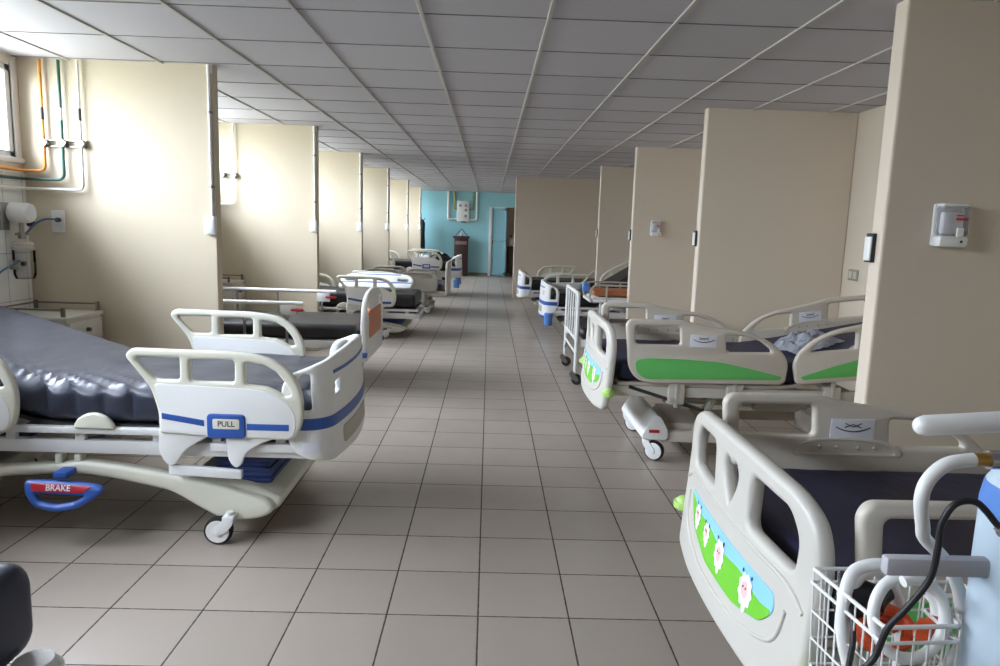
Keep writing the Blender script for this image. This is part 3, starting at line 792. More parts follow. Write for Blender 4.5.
# ------------------------------------------------------------------ the other kinds of bed
def bed_tube_rails(name, label, loc, rz, group):
    """plain bed with folding bar rails and a moulded board with an orange panel at the foot"""
    t = thing(name, label, 'hospital bed', loc, rz, group)
    o = [(-.45, .24), (-.49, .30), (-.50, .60), (-.44, .76), (-.28, .84), (0, .865), (.28, .84), (.44, .76), (.50, .60), (.49, .30), (.45, .24)]
    slot = lambda s: rpoly([(s * .42, .60), (s * .42, .68), (s * .36, .74), (s * .24, .76), (s * .24, .68), (s * .34, .66)], .025)
    for x, n in ((1.06, 'footboard'), (-1.08, 'headboard')):
        b = part(n, 'C_board', lambda: panel(rpoly(o, [.04, .05, .08, .08, .08, .08, .08, .08, .08, .05, .04]), [slot(1), slot(-1)], .05, .02, YZ(0)), m_wh, t, (x, 0, 0))
        part('coloured_panel', 'C_orange', lambda: panel(rpoly(rect(-.34, .34, .43, .68), .05), [], .056, .003, YZ(0)), m_orange, b)
        for s in (-1, 1): part('corner_buffer', ('C_buf', s), lambda s=s: boxes((-.035, .035, s * .49 - .03, s * .49 + .03, .29, .335, .012)), m_blue, b)
    zt = lambda x: .565
    part('mattress', None, lambda: mattress_bm(-1.03, 1.01, .90, .13, zt, .003, 8.0), m_vinyl_black, t, smooth=60)
    def fr():
        bm = B()
        for s in (-1, 1): box(bm, -1.06, 1.05, s * .44 - .02, s * .44 + .02, .36, .425, .005)
        for x in (-1.0, -.5, 0, .5, 1.0): box(bm, x - .02, x + .02, -.43, .43, .37, .41, .004)
        for x in (-.85, .85):
            for s in (-1, 1): box(bm, x - .02, x + .02, s * .38 - .02, s * .38 + .02, .13, .37, .004)
            box(bm, x - .02, x + .02, -.4, .4, .15, .19, .004)
        box(bm, -.85, .85, -.03, .03, .15, .19, .004)
        return bm
    part('bed_frame', 'C_frame', fr, m_ws, t)
    part('sleeping_deck', 'C_deck', lambda: boxes((-1.02, 1.0, -.43, .43, .425, .434)), m_steel, t)
    for s, xe, zb in ((-1, .55, .745), (1, .62, .76)):
        y = s * .49
        r = part('folding_rail', ('C_rail', s), lambda xe=xe, zb=zb: tube(B(), bend([(-1.0, 0, zb), (xe, 0, zb)], .02), .018, 12), m_ws, t, (0, y, 0))
        for x in (-.75, -.35, .05, xe - .14): part('rail_post', ('C_post', s), lambda zb=zb: boxes((-.011, .011, -.008, .008, .39, zb, .003)), m_steel, r, (x, 0, 0))
        part('rail_latch', ('C_latch', s), lambda xe=xe, zb=zb: boxes((xe - .19, xe - .06, -.016, .016, zb - .10, zb - .01, .008)), m_ws, r)
        part('latch_lever', ('C_lever', s), lambda xe=xe, zb=zb: boxes((xe - .10, xe + .0, -.022, .022, zb - .066, zb - .045, .005)), m_red, r)
    for x in (.85, -.85):
        for s in (-1, 1): caster(t, x, s * .38, .06, top=.14, turn=.5 * s)
    return t

def bed_panel_rails(name, label, loc, rz, group):
    """grey beige bed with solid panel rails and a thin board at the foot"""
    t = thing(name, label, 'hospital bed', loc, rz, group)
    o = [(.30, .40), (.25, .46), (.40, .66), (.46, .685), (.90, .685), (.97, .64), (.985, .50), (.965, .385), (.93, .37), (.36, .37)]
    for s in (-1, 1):
        r = part('side_rail', 'D_rail', lambda: panel(rpoly(o, [.03, .04, .06, .03, .05, .05, .04, .03, .03, .03]), [rpoly([(.46, .60), (.485, .645), (.86, .645), (.88, .60)], .02)], .05, .018, XZ(0)), m_greybeige, t, (0, s * .49, 0))
        part('rail_support', 'D_sup', lambda: boxes((-.04, .04, -.02, .02, .16, .40, .006)), m_bs, t, (.46, s * .46, 0))
        part('rail_support', 'D_sup', None, m_bs, t, (.72, s * .46, 0))
        part('head_side_rail', 'D_rail', None, m_greybeige, t, (-.62, s * .49, .03))
    part('footboard', 'D_foot', lambda: panel(rpoly([(-.48, .30), (-.50, .60), (-.46, .80), (-.30, .85), (.30, .85), (.46, .80), (.50, .60), (.48, .30)], .06), [rpoly(rect(-.25, .25, .70, .77), .03)], .045, .016, YZ(0)), m_beige, t, (1.12, 0, 0))
    part('headboard', 'D_foot', None, m_beige, t, (-1.06, 0, 0))
    part('mattress', None, lambda: mattress_bm(-1.02, 1.06, .88, .12, lambda x: .50, .003, 4.0), m_vinyl, t, smooth=60)
    def fr():
        bm = B()
        for s in (-1, 1): box(bm, -1.05, 1.1, s * .42 - .025, s * .42 + .025, .30, .37, .005)
        for x in (-1.0, 0, 1.08): box(bm, x - .03, x + .03, -.42, .42, .31, .37, .004)
        for x in (-.75, .78):
            box(bm, x - .05, x + .05, -.42, .42, .13, .20, .01)
            for s in (-1, 1): box(bm, x - .04, x + .04, s * .28 - .04, s * .28 + .04, .18, .32, .006)
        box(bm, -.75, .78, -.06, .06, .13, .19, .006)
        return bm
    part('bed_frame', 'D_frame', fr, m_bs, t)
    for x in (-.75, .80):
        for s in (-1, 1): caster(t, x, s * .40, .0625, top=.14, fm=m_bs, turn=.3)
    return t

def bed_tube_foot(name, label, loc, rz, group):
    """white tube bed: barred foot end on small wheels, bar rails with an orange board"""
    t = thing(name, label, 'hospital bed', loc, rz, group)
    for x, n in ((1.03, 'foot_end'), (-1.03, 'head_end')):
        e = part(n, 'E_end', lambda: tube(B(), bend([(0, -.46, .115), (0, -.46, .86), (0, .46, .86), (0, .46, .115)], .03), .017, 12), m_ws, t, (x, 0, 0))
        for k in range(4):
            part('end_bar', 'E_bar', lambda: cyl(B(), (0, 0, .42), (0, 0, .86), .009, n=10), m_ws, e, (0, -.276 + .184 * k, 0))
        part('end_rail', 'E_cross', lambda: cyl(cyl(B(), (0, -.46, .42), (0, .46, .42), .014), (0, -.46, .30), (0, .46, .30), .012), m_ws, e)
        part('brace', 'E_brace', lambda: tube(tube(B(), bend([(0, -.46, .20), (-.0, -.30, .30), (0, -.1, .30)], .06), .010, 10), bend([(0, .46, .20), (0, .30, .30), (0, .1, .30)], .06), .010, 10), m_steel, e)
        for s in (-1, 1): caster(t, x - .018, s * .46, .05, fm=m_steel, hub=m_dsteel, top=.13)
    def fr():
        bm = B()
        for s in (-1, 1): box(bm, -1.03, 1.03, s * .43 - .016, s * .43 + .016, .36, .42, .004)
        for x in (-.8, -.3, .3, .8): box(bm, x - .015, x + .015, -.43, .43, .37, .41, .003)
        return bm
    part('bed_frame', 'E_frame', fr, m_ws, t)
    part('mattress', None, lambda: mattress_bm(-1.0, .99, .86, .11, lambda x: .53, .003, 6.0), m_vinyl_black, t, smooth=60)
    return t

def stretcher(name, label, loc, rz):
    """narrow stretcher: orange brown pad between chrome bar rails"""
    t = thing(name, label, 'stretcher', loc, rz)
    for s in (-1, 1):
        r = part('side_rail', 'S_rail', lambda: tube(B(), bend([(.80, 0, .54), (.84, 0, .60), (.80, 0, .745), (.72, 0, .755), (-.74, 0, .755), (-.80, 0, .54)], .06), .013, 12), m_greybeige, t, (0, s * .30, 0))
        for x in (.62, .34, .06, -.22, -.50): part('rail_post', 'S_post', lambda: boxes((-.012, .012, -.008, .008, .53, .75, .003)), m_greybeige, r, (x, 0, 0))
    part('pad', None, lambda: mattress_bm(-.85, .78, .54, .07, lambda x: .685, .002, 3.0, r=.03, nx=60), M('orange_brown_vinyl', (176, 106, 66), .45, var=.08), t, smooth=60)
    def fr():
        bm = boxes(*[(-.85, .84, s * .29 - .015, s * .29 + .015, .535, .575, .004) for s in (-1, 1)], (-.85, -.81, -.29, .29, .54, .57, .004), (.80, .84, -.29, .29, .54, .57, .004), (-.80, .80, -.26, .26, .575, .60, .004))
        for x in (-.6, .6):
            for s in (-1, 1): box(bm, x - .016, x + .016, s * .26 - .016, s * .26 + .016, .13, .54, .003)
            box(bm, x - .014, x + .014, -.26, .26, .20, .23, .003)
        box(bm, -.6, .6, -.014, .014, .20, .23, .003)
        return bm
    part('stretcher_frame', None, fr, m_ws, t)
    for x in (-.6, .6):
        for s in (-1, 1): caster(t, x, s * .26, .06, top=.14)
    return t

LG, RG = 'hospital beds along the left side of the ward', 'hospital beds along the right side of the ward'
bed_striped('hospital_bed', 'white hospital bed with blue stripes, slate mattress and hanging blue brake pedal', (-1.80, 3.50, 0), 0, LG, wr=.020, head_slope=.31, head_x=-.12, head_rails=(-1,))
bed_tube_rails('hospital_bed', 'hospital bed with flat black mattress, folding bar rails and orange panel in its white footboard', (-2.12, 6.52, 0), 0, LG)
bed_striped('hospital_bed', 'white blue-striped hospital bed without footboard, a spare footboard lying on its mattress', (-1.92, 9.42, 0), 0, LG, dz=-.14, foot=False, near='up', far='up', mat=m_vinyl_black, mat_x1=1.0, text=False, head_slope=.05, wr=.003, seed=2.0)
bed_panel_rails('hospital_bed', 'grey beige hospital bed with solid panel rails beyond the bed holding a spare footboard', (-1.80, 12.06, 0), 0, LG)
bed_striped('hospital_bed', 'distant white blue-striped hospital bed before the dark cabinet, dark blanket at its foot', (-1.72, 15.15, 0), 0, LG, near='up', far='up', bumpers=True, text=False, mat=m_vinyl_black, head_slope=.05, wr=.003, seed=4.0)
bed_green('hospital_bed', 'beige hospital bed with navy mattress and sheep sticker on its footboard, beside the wire basket', (1.855, 2.005, 0), pi, RG, 0.0, .0, 3.0, dz=-.045, near_drop=.03)
bed_green('hospital_bed', 'beige hospital bed with bright green side panels and a crumpled cloth on its navy mattress', (1.83, 4.68, 0), pi, RG, radians(7), .20, 5.0)
bed_tube_foot('hospital_bed', 'white tube bed with barred foot end on small dark wheels behind the green-panelled bed', (1.87, 6.98, 0), pi, RG)
stretcher('stretcher', 'narrow stretcher with orange brown pad between bar rails, beyond the barred tube bed', (2.13, 9.26, 0), pi)
bed_striped('hospital_bed', 'white hospital bed with raised back and pale blue bumper, behind barred tube bed', (1.92, 10.36, 0), pi, RG, dz=-.15, near=None, far='fore', near_s=1, bumpers=True, text=False, head_shift=.36, mat=m_vinyl_black, head_slope=.62, head_x=.40, mat_top=.70, wr=.003, seed=7.0)
bed_striped('hospital_bed', 'white striped bed with flat black mattress, in front of the wide cream crosswall', (1.70, 13.15, 0), pi, RG, dz=-.17, near=None, far='up', near_s=1, text=False, mat=m_vinyl_black, head_slope=.05, wr=.003, seed=9.0)

# corner of one more bed, cut off by the frame
t = thing('hospital_bed', 'bed with dark navy mattress cut off at the lower left corner of the photo', 'hospital bed', (-1.90, .86, 0), 0, LG)
part('mattress', None, lambda: mattress_bm(-1.0, 1.015, .98, .19, lambda x: .76, .004, 12.0, r=.04), M('navy_vinyl', (30, 36, 62), .42, var=.15, scale=5), t, smooth=60)
part('bed_frame', None, lambda: boxes((-1.02, 1.0, .40, .44, .46, .53, .006), (-1.02, 1.0, -.44, -.40, .46, .53, .006), (-1.02, -.97, -.42, .42, .47, .52, .004), (.94, 1.0, -.42, .42, .47, .52, .004), (-1.0, .99, -.42, .42, .545, .572, .006),
     *[(x - .03, x + .03, s * .38 - .03, s * .38 + .03, .13, .55, .006) for x in (-.8, .8) for s in (-1, 1)], (-.8, .8, -.03, .03, .16, .2, .004), (-.83, -.77, -.4, .4, .15, .2, .004), (.77, .83, -.4, .4, .15, .2, .004)), m_ws, t)
for s in (-1, 1): part('corner_bumper', None, lambda: lathe(B(), [(0, -.05), (.035, -.05), (.05, -.03), (.05, .03), (.035, .05), (0, .05)], (0, 0, 0), 20), m_wh, t, (1.04, s * .42, .53))
for x in (-.8, .8):
    for s in (-1, 1): caster(t, x, s * .38, .06, top=.14)

# ------------------------------------------------------------------ things lying on the beds
t = tag(part('spare_footboard', None, lambda: panel(rpoly([(-.48, 0), (-.50, .25), (-.42, .42), (-.25, .48), (.25, .48), (.42, .42), (.50, .25), (.48, 0)], .05), [rpoly(rect(.28, .42, .20, .30), .02), rpoly(rect(-.42, -.28, .20, .30), .02)], .05, .018, XY(0)), m_wh, None, (-1.50, 9.40, .592), (radians(19), 0, 0)),
        'white spare footboard with blue stripes lying loose on a mattress', 'footboard')
part('blue_stripe', None, lambda: panel(rpoly(rect(-.47, .47, .13, .165), .004), [], .054, .002, XY(0)), m_blue, t)
part('blue_stripe', None, lambda: panel(rpoly(rect(-.30, .30, .40, .425), .004), [], .054, .002, XY(0)), m_blue, t)

def crumple(cx, rx, ry, h, seed, n=34, r0=.0):
    bm = B(); g = []
    for i in range(n + 1):
        row = []
        for j in range(n + 1):
            u, v = 2 * i / n - 1, 2 * j / n - 1
            d = min(1.0, (abs(u) ** 2.4 + abs(v) ** 2.4) ** (1 / 2.4))
            k = max(0.0, 1 - d ** 2.2)
            nz = noise.noise((u * 2.2, v * 2.2, seed)); n2 = noise.noise((u * 6, v * 6, seed + 3)); n3 = abs(noise.noise((u * 4, v * 4, seed + 7)))
            z = .006 + h * k ** .6 * (.7 + .5 * nz - .6 * n3) + .010 * n2
            e = 1 + .16 * noise.noise((u * 2.5, v * 2.5, seed + 11))
            row.append(bm.verts.new((u * rx * e, v * ry * e, max(.002, z))))
        g.append(row)
    for i in range(n):
        for j in range(n): bm.faces.new((g[i][j], g[i + 1][j], g[i + 1][j + 1], g[i][j + 1]))
    bmesh.ops.solidify(bm, geom=bm.faces[:], thickness=.006)
    return bm
tag(part('crumpled_cloth', None, lambda: crumple(0, .21, .15, .10, 2.0), m_cloth, None, (2.12, 4.62, .735), (0, radians(-10), .4), smooth=80), 'pale grey crumpled cloth on the navy mattress of the green-panelled bed', 'cloth')
tag(part('folded_blanket', None, lambda: crumple(0, .30, .40, .20, 6.0), m_vinyl_black, None, (-1.02, 15.15, .705), smooth=80), 'dark folded blanket heaped at the foot of the far left bed', 'blanket')
pouch = tag(part('plastic_pouch', None, lambda: box(B(), -.05, .05, -.03, .03, -.06, .06, .025, 3), m_lblue, None, (1.245, 8.97, .725)), 'small blue pouch hanging on the end of the orange brown stretcher', 'pouch')

# ------------------------------------------------------------------ left wall: pipes, conduits, suction units, lockers
Y1 = 4.972
def pipe(name, label, pts, r, m, y_clip):
    t = tag(part(name, None, lambda: tube(B(), bend(pts, .05, 6), r, 12), m), label, 'pipe', 'medical gas pipes')
    return t
XW = XL + .035
p1 = pipe('gas_pipe', 'orange gas pipe dropping from ceiling and turning along the tiled window wall', [(-3.03, Y1, CEIL), (-3.03, Y1, 1.72), (XW, Y1, 1.72), (XW, 2.4, 1.72)], .010, m_opipe, 0)
p2 = pipe('gas_pipe', 'dark green gas pipe dropping from ceiling, middle one of three by the window', [(-2.905, Y1, CEIL), (-2.905, Y1, 1.665), (XW, Y1, 1.665), (XW, 2.4, 1.665)], .010, m_gpipe, 0)
p3 = pipe('gas_pipe', 'white gas pipe dropping from ceiling, third one from the window', [(-2.78, Y1, CEIL), (-2.78, Y1, 1.60), (XW, Y1, 1.60), (XW, 2.4, 1.60)], .010, m_white_paint, 0)
for p_, x in ((p1, -3.03), (p2, -2.905), (p3, -2.78)):
    part('flow_label', None, lambda x=x: cyl(B(), (x, Y1, 2.06), (x, Y1, 2.14), .0108, n=12), m_label if p_ is p2 else m_dsteel, p_)
def bracket(xs, y):
    bm = boxes((xs[0] - .03, xs[-1] + .03, y + .012, y + .026, 1.885, 1.893), (xs[0] - .03, xs[-1] + .03, y + .012, y + .026, 1.925, 1.933))
    for x in xs: cyl(bm, (x, y - .02, 1.909), (x, y + .026, 1.909), .026); cyl(bm, (x - .03, y - .004, 1.909), (x + .03, y - .004, 1.909), .014)
    return bm
tag(part('pipe_bracket', None, lambda: bracket((-3.03, -2.905, -2.78), Y1), m_steel), 'grey metal bracket clamping three gas pipes beside the window', 'bracket')
Y2 = 7.872
tag(part('gas_pipe', None, lambda: tube(B(), bend([(-2.78, Y2, CEIL), (-2.78, Y2, 1.60), (XW, Y2, 1.60), (XW, 5.4, 1.60)], .05, 6), .010, 12), m_white_paint), 'white gas pipe on the second left partition, seen past the first partition', 'pipe', 'medical gas pipes')
tag(part('pipe_bracket', None, lambda: bracket((-3.03, -2.905, -2.78), Y2), m_steel), 'grey metal bracket clamping the pipe on the second left partition', 'bracket')

def conduit():
    t = thing('wall_conduit', 'x', 'conduit', (-1.918, 0, 0))
    part('tube', 'cond', lambda: cyl(boxes((-.02, .02, -.002, .0, 2.40, CEIL + .01)), (0, -.012, 1.44), (0, -.012, CEIL + .005), .011, n=12), m_wh, t)
    for z in (2.147, 1.652): part('clamp', 'clamp', lambda: cyl(boxes((-.022, .022, -.006, 0, -.008, .008, .002)), (0, -.012, -.009), (0, -.012, .009), .015, n=12), m_steel, t, (0, 0, z))
    bx = part('socket_box', 'sock', lambda: boxes((-.045, .03, -.05, 0, 1.328, 1.452, .006)), m_wh, t)
    part('socket_plate', 'sockp', lambda: boxes((-.036, .022, -.054, -.05, 1.338, 1.442, .002)), m_label, bx)
    return t
CL = ['white conduit with socket box on the nearest left partition end, beside the gas pipes', 'white conduit with socket box on the second left partition, behind the black mattress', 'white conduit with socket box on the third left partition from the camera', 'white conduit with socket box on the fourth left partition from the camera', 'white conduit with socket box on the fifth left partition from the camera', 'white conduit with socket box on the farthest left partition, next to the teal wall']
c0 = conduit()
for i, y in enumerate(P_LEFT):
    c = c0 if i == 0 else copy_tree(c0)
    c.location = (-1.918, y, 0); c['label'] = CL[i]; c['group'] = 'conduits on the left partition ends'

def outlet(x, y, z, label):
    t = tag(part('gas_outlet', None, lambda: boxes((x - .045, x + .045, y - .014, y, z - .075, z + .075, .005)), m_wh), label, 'wall outlet')
    part('outlet_port', None, lambda: cyl(B(), (x + .008, y - .014, z + .01), (x + .008, y - .04, z + .01), .016), m_dsteel, t)
outlet(-2.975, 5.0, 1.385, 'white wall outlet plate with a blue hose plugged in, below the gas pipes')

def suction(x, y, z0, label):
    t = thing('suction_unit', label, 'suction unit', (x, y, z0))
    part('wall_plate', None, lambda: boxes((0, .02, -.10, -.02, .12, .30, .004)), m_steel, t)
    g = part('regulator', None, lambda: lathe(B(), [(0, 0), (.058, 0), (.066, .008), (.066, .11), (.058, .13), (0, .13)], (.02, .0, .235), 28, 'X'), m_wh, t)
    part('gauge_face', None, lambda: lathe(B(), [(0, 0), (.045, 0), (.045, .004), (0, .004)], (.15, 0, .25), 24, 'X'), m_label, g)
    part('control_knob', None, lambda: cyl(B(), (.10, .05, .165), (.10, .09, .165), .02), m_dsteel, g)
    part('coupling', None, lambda: cyl(cyl(cyl(B(), (.08, 0, .10), (.08, 0, .19), .014), (.08, 0, .065), (.08, 0, .11), .024), (.08, -.06, .095), (.08, .06, .095), .008), m_steel, t)
    j = part('jar_lid', None, lambda: lathe(B(), [(0, .055), (.05, .055), (.06, .045), (.06, .025), (.068, .02), (.068, 0), (0, 0)], (.085, 0, -.01), 28), m_greybeige, t)
    part('collection_jar', None, lambda: lathe(B(), [(.066, 0), (.066, -.16), (.055, -.19), (0, -.19), (0, -.186), (.052, -.186), (.062, -.158), (.062, 0)], (.085, 0, -.01), 28), m_jar, t)
    part('jar_bracket', None, lambda: boxes((0, .03, -.03, .03, -.14, -.08, .004), (.02, .05, .055, .085, -.12, -.09, .004)), m_greybeige, t)
    return t
suction(XL + .013, 4.80, 1.20, 'white suction regulator with clear jar on tiled wall beside the blue hose')
suction(XL + .013, 7.62, 1.16, 'suction unit on the far side of the nearest left partition, mostly hidden')
tag(part('suction_hose', None, lambda: tube(B(), [(-2.967, 4.958, 1.395), (-3.0, 4.90, 1.40), (-3.05, 4.87, 1.37), (-3.095, 4.84, 1.31), (-3.10, 4.81, 1.28)], .007, 10, 8), M('blue_hose', (74, 104, 142), .4, var=.05)), 'thin blue hose looping from suction regulator to the wall outlet', 'hose')
tag(part('suction_hose', None, lambda: tube(B(), [(-3.09, 4.735, 1.12), (-3.10, 4.69, 1.10), (-3.12, 4.62, 1.07), (-3.14, 4.45, .98), (-3.14, 4.2, .95)], .007, 10, 8), M('blue_hose', (74, 104, 142), .4)), 'blue hose leaving the suction jar towards the edge of the photo', 'hose')

def locker(x, y, label):
    t = thing('bedside_cabinet', label, 'cabinet', (x, y, 0), 0, 'bedside cabinets')
    part('cabinet_body', 'lk_body', lambda: boxes((-.22, .22, -.20, .20, .06, .76, .006)), m_beige, t)
    part('cabinet_top', 'lk_top', lambda: boxes((-.235, .235, -.215, .215, .76, .785, .006)), m_beige_light, t)
    dr = part('drawer', 'lk_dr', lambda: boxes((.22, .236, -.19, .19, .60, .745, .004)), m_beige_light, t); part('knob', 'lk_kn', lambda: cyl(B(), (.236, 0, .68), (.26, 0, .68), .014), m_dsteel, dr)
    do = part('door', 'lk_do', lambda: boxes((.22, .236, -.19, .19, .09, .585, .004)), m_beige_light, t); part('knob', 'lk_kn2', lambda: cyl(B(), (.236, .15, .40), (.26, .15, .40), .012), m_dsteel, do)
    part('top_rail', 'lk_rail', lambda: tube(boxes(*[(x_ - .011, x_ + .011, y_ - .011, y_ + .011, .785, .845, .003) for x_ in (-.22, .20) for y_ in (-.20, .20)]), [(.20, -.20, .83), (-.22, -.20, .83), (-.22, .20, .83), (.20, .20, .83)], .006, 8), M('dull_bronze_steel', (112, 104, 92), .45, metal=.3), t)
    for x_ in (-.19, .19):
        for y_ in (-.17, .17): part('foot', 'lk_foot', lambda: cyl(B(), (0, 0, 0), (0, 0, .06), .018), m_dsteel, t, (x_, y_, 0))
    return t
locker(-2.90, 4.72, 'beige bedside cabinet with dark top rail behind the slate mattress')
locker(-2.90, 7.62, 'beige bedside cabinet with dark top rail behind the bar rails of the black bed')

# ------------------------------------------------------------------ right side: dispensers, switches
def dispenser():
    t = thing('soap_dispenser', 'x', 'dispenser', (0, 0, 0))
    part('back_plate', 'ds_back', lambda: boxes((-.065, .065, -.02, 0, -.092, .095, .01), (-.058, .058, -.068, -.015, .078, .095, .01)), m_wh, t)
    part('drip_base', 'ds_base', lambda: boxes((-.065, .065, -.078, 0, -.095, -.045, .014)), m_wh, t)
    part('clear_cover', 'ds_cov', lambda: boxes((-.063, .063, -.075, -.02, -.045, .085, .012)), m_clear, t)
    part('bottle', 'ds_bot', lambda: boxes((-.045, .048, -.058, -.022, -.04, .06, .012)), M('dispenser_bag', (226, 226, 232), .3, var=.03), t)
    part('pump', 'ds_pump', lambda: boxes((.005, .036, -.083, -.07, -.05, -.01, .005)), m_wh, t)
    lb = part('red_label', 'ds_red', lambda: boxes((-.002, .05, -.0772, -.0752, .022, .032), (.0, .030, -.0772, -.0752, .040, .046)), m_red, t)
    part('sensor', 'ds_dot', lambda: cyl(B(), (.03, -.081, -.07), (.03, -.077, -.07), .006, n=10), m_ink, t)
    return t
d0 = dispenser(); d0.location = (2.03, 3.17, 1.51)
tag(d0, 'white soap dispenser with clear cover on the nearest right partition', 'dispenser', 'soap dispensers')
d1 = copy_tree(d0); d1.location = (2.04, 8.8, 1.49); tag(d1, 'white soap dispenser on the third right partition, beyond the green-panelled bed', 'dispenser', 'soap dispensers')

def switch(y, z, label):
    t = thing('wall_switch', label, 'switch', (1.755, y, z), 0, 'switches on the right partition ends')
    part('back_box', 'sw_b', lambda: boxes((-.018, 0, -.03, .03, -.066, .066, .004)), m_ink, t)
    part('switch_plate', 'sw_p', lambda: boxes((-.026, -.016, -.027, .027, -.058, .05, .004)), m_wh, t)
    return t
for y, l in zip(P_RIGHT, ('black and white switch box on the end of the nearest right partition', 'black and white switch box on the end of the second right partition', 'switch box on the end of the third right partition, left of its soap dispenser', 'switch box on the end of the fourth right partition')):
    switch(y + .075, 1.40, l)
t = tag(part('wall_socket', None, lambda: boxes((XR - .012, XR, 5.71, 5.86, 1.10, 1.19, .004)), M('socket_grey', (150, 146, 134), .4)), 'small grey double socket on the right wall above the raised head rail', 'socket')
part('socket_face', None, lambda: boxes((XR - .016, XR - .011, 5.725, 5.775, 1.115, 1.175, .003), (XR - .016, XR - .011, 5.795, 5.845, 1.115, 1.175, .003)), m_beige, t)

# ------------------------------------------------------------------ the teal end of the ward
t = thing('lectern', 'dark wooden lectern cabinet standing against the teal end wall', 'cabinet', (-.82, YT - .30, 0))
part('cabinet_body', None, lambda: boxes((-.20, .20, -.17, .17, 0, 1.10, .008)), m_darkwood, t)
part('slanted_top', None, lambda: panel(rpoly([(-.21, 1.10), (.21, 1.10), (.21, 1.13), (-.21, 1.17)], .004), [], .48, .004, lambda u, v, w: (w, u, v)), m_darkwood, t)
part('name_strip', None, lambda: boxes((-.17, .17, -.176, -.168, .92, 1.02, .002)), M('faded_strip', (146, 116, 112), .5, var=.2, scale=30), t)
t = thing('display_stand', 'small blue triangular stand with white bottle on top of the dark lectern', 'stand', (-.82, YT - .30, 1.165))
part('stand_frame', None, lambda: tube(B(), bend([(-.17, 0, .012), (0, 0, .21), (.17, 0, .012)], .02), .010, 8), m_dblue, t)
part('bottle', None, lambda: lathe(B(), [(0, 0), (.04, 0), (.045, .01), (.045, .09), (.02, .12), (.02, .15), (0, .15)], (0, 0, -.02), 18), m_wh, t)
t = thing('alarm_panel', 'white gas alarm box with small square gauges high on the teal wall', 'panel', (-.80, YT, 1.89))
part('box_body', None, lambda: boxes((-.18, .18, -.12, 0, -.30, .30, .012)), m_wh, t)
for (x, z) in ((-.08, .16), (.08, .16), (.08, .03), (.08, -.14)): part('gauge', None, lambda x=x, z=z: boxes((x - .035, x + .035, -.126, -.119, z - .035, z + .035, .004)), m_steel, t)
part('outlet_stub', None, lambda: boxes((-.05, .08, -.09, -.03, -.33, -.30, .006)), m_dsteel, t)
t = thing('pipe_run', 'white square pipe loop framing the gas alarm box on the teal wall', 'pipe', (-.82, YT - .04, 0), 0, 'pipes on the teal wall')
part('outer_pipe', None, lambda: tube(B(), bend([(-.42, 0, CEIL), (-.42, 0, 1.65), (.42, 0, 1.65), (.42, 0, CEIL)], .04), .03, 10), m_wh, t)
t = tag(part('pipe_run', None, lambda: tube(tube(B(), bend([(-1.06, YT - .035, CEIL), (-1.06, YT - .035, 1.95), (-.90, YT - .035, 1.95)], .03), .022, 10), bend([(-.50, YT - .035, CEIL), (-.50, YT - .035, 1.95), (-.62, YT - .035, 1.95)], .03), .022, 10), M('yellow_green_paint', (150, 158, 96), .5)), 'yellow green pipes behind the gas alarm box on the teal wall', 'pipe', 'pipes on the teal wall')
t = thing('coat_stand', 'dark upright stand with hanging garment against the teal wall by the last left partition', 'stand', (-2.02, YT - .3, 0))
part('base', None, lambda: lathe(B(), [(0, 0), (.16, 0), (.16, .02), (.02, .05), (0, .05)], (0, 0, 0), 20), m_dsteel, t)
part('pole', None, lambda: cyl(B(), (0, 0, .04), (0, 0, 1.80), .02), m_dsteel, t)
part('hooks', None, lambda: tube(tube(B(), [(-.13, 0, 1.72), (-.06, 0, 1.62), (0, 0, 1.66)], .010, 8, 4), [(.13, 0, 1.66), (.06, 0, 1.56), (0, 0, 1.60)], .010, 8, 4), m_dsteel, t)
part('garment', None, lambda: lathe(B(), [(0, 1.62), (.05, 1.60), (.10, 1.50), (.09, 1.2), (.11, .85), (.10, .62), (0, .60)], (.03, 0, 0), 18), M('dark_teal_cloth', (24, 46, 48), .8), t)
t = thing('passage_counter', 'dark open counter with pale top beyond the teal doorway', 'counter', (.85, YT + .55, 0))
part('counter_body', None, lambda: boxes((-.30, .40, -.25, -.22, .10, .90, .004), (-.30, -.27, -.25, .25, .10, .90, .004), (.37, .40, -.25, .25, .10, .90, .004), (-.3, .4, .22, .25, .10, .90, .004), (-.3, .4, -.24, .25, .08, .11, .004)), M('dark_counter', (74, 66, 62), .5), t)
part('counter_top', None, lambda: boxes((-.34, .44, -.30, .28, .90, .94, .006)), m_beige_light, t)
t = thing('pump_bottle', 'white pump bottle on the counter beyond the doorway', 'bottle', (.66, YT + .42, .94))
part('bottle_body', None, lambda: lathe(B(), [(0, 0), (.06, 0), (.065, .01), (.065, .16), (.03, .2), (0, .2)], (0, 0, 0), 18), m_wh, t)
part('pump_head', None, lambda: box(cyl(B(), (0, 0, .2), (0, 0, .27), .012), -.06, .02, -.015, .015, .26, .285, .005), m_dblue, t)

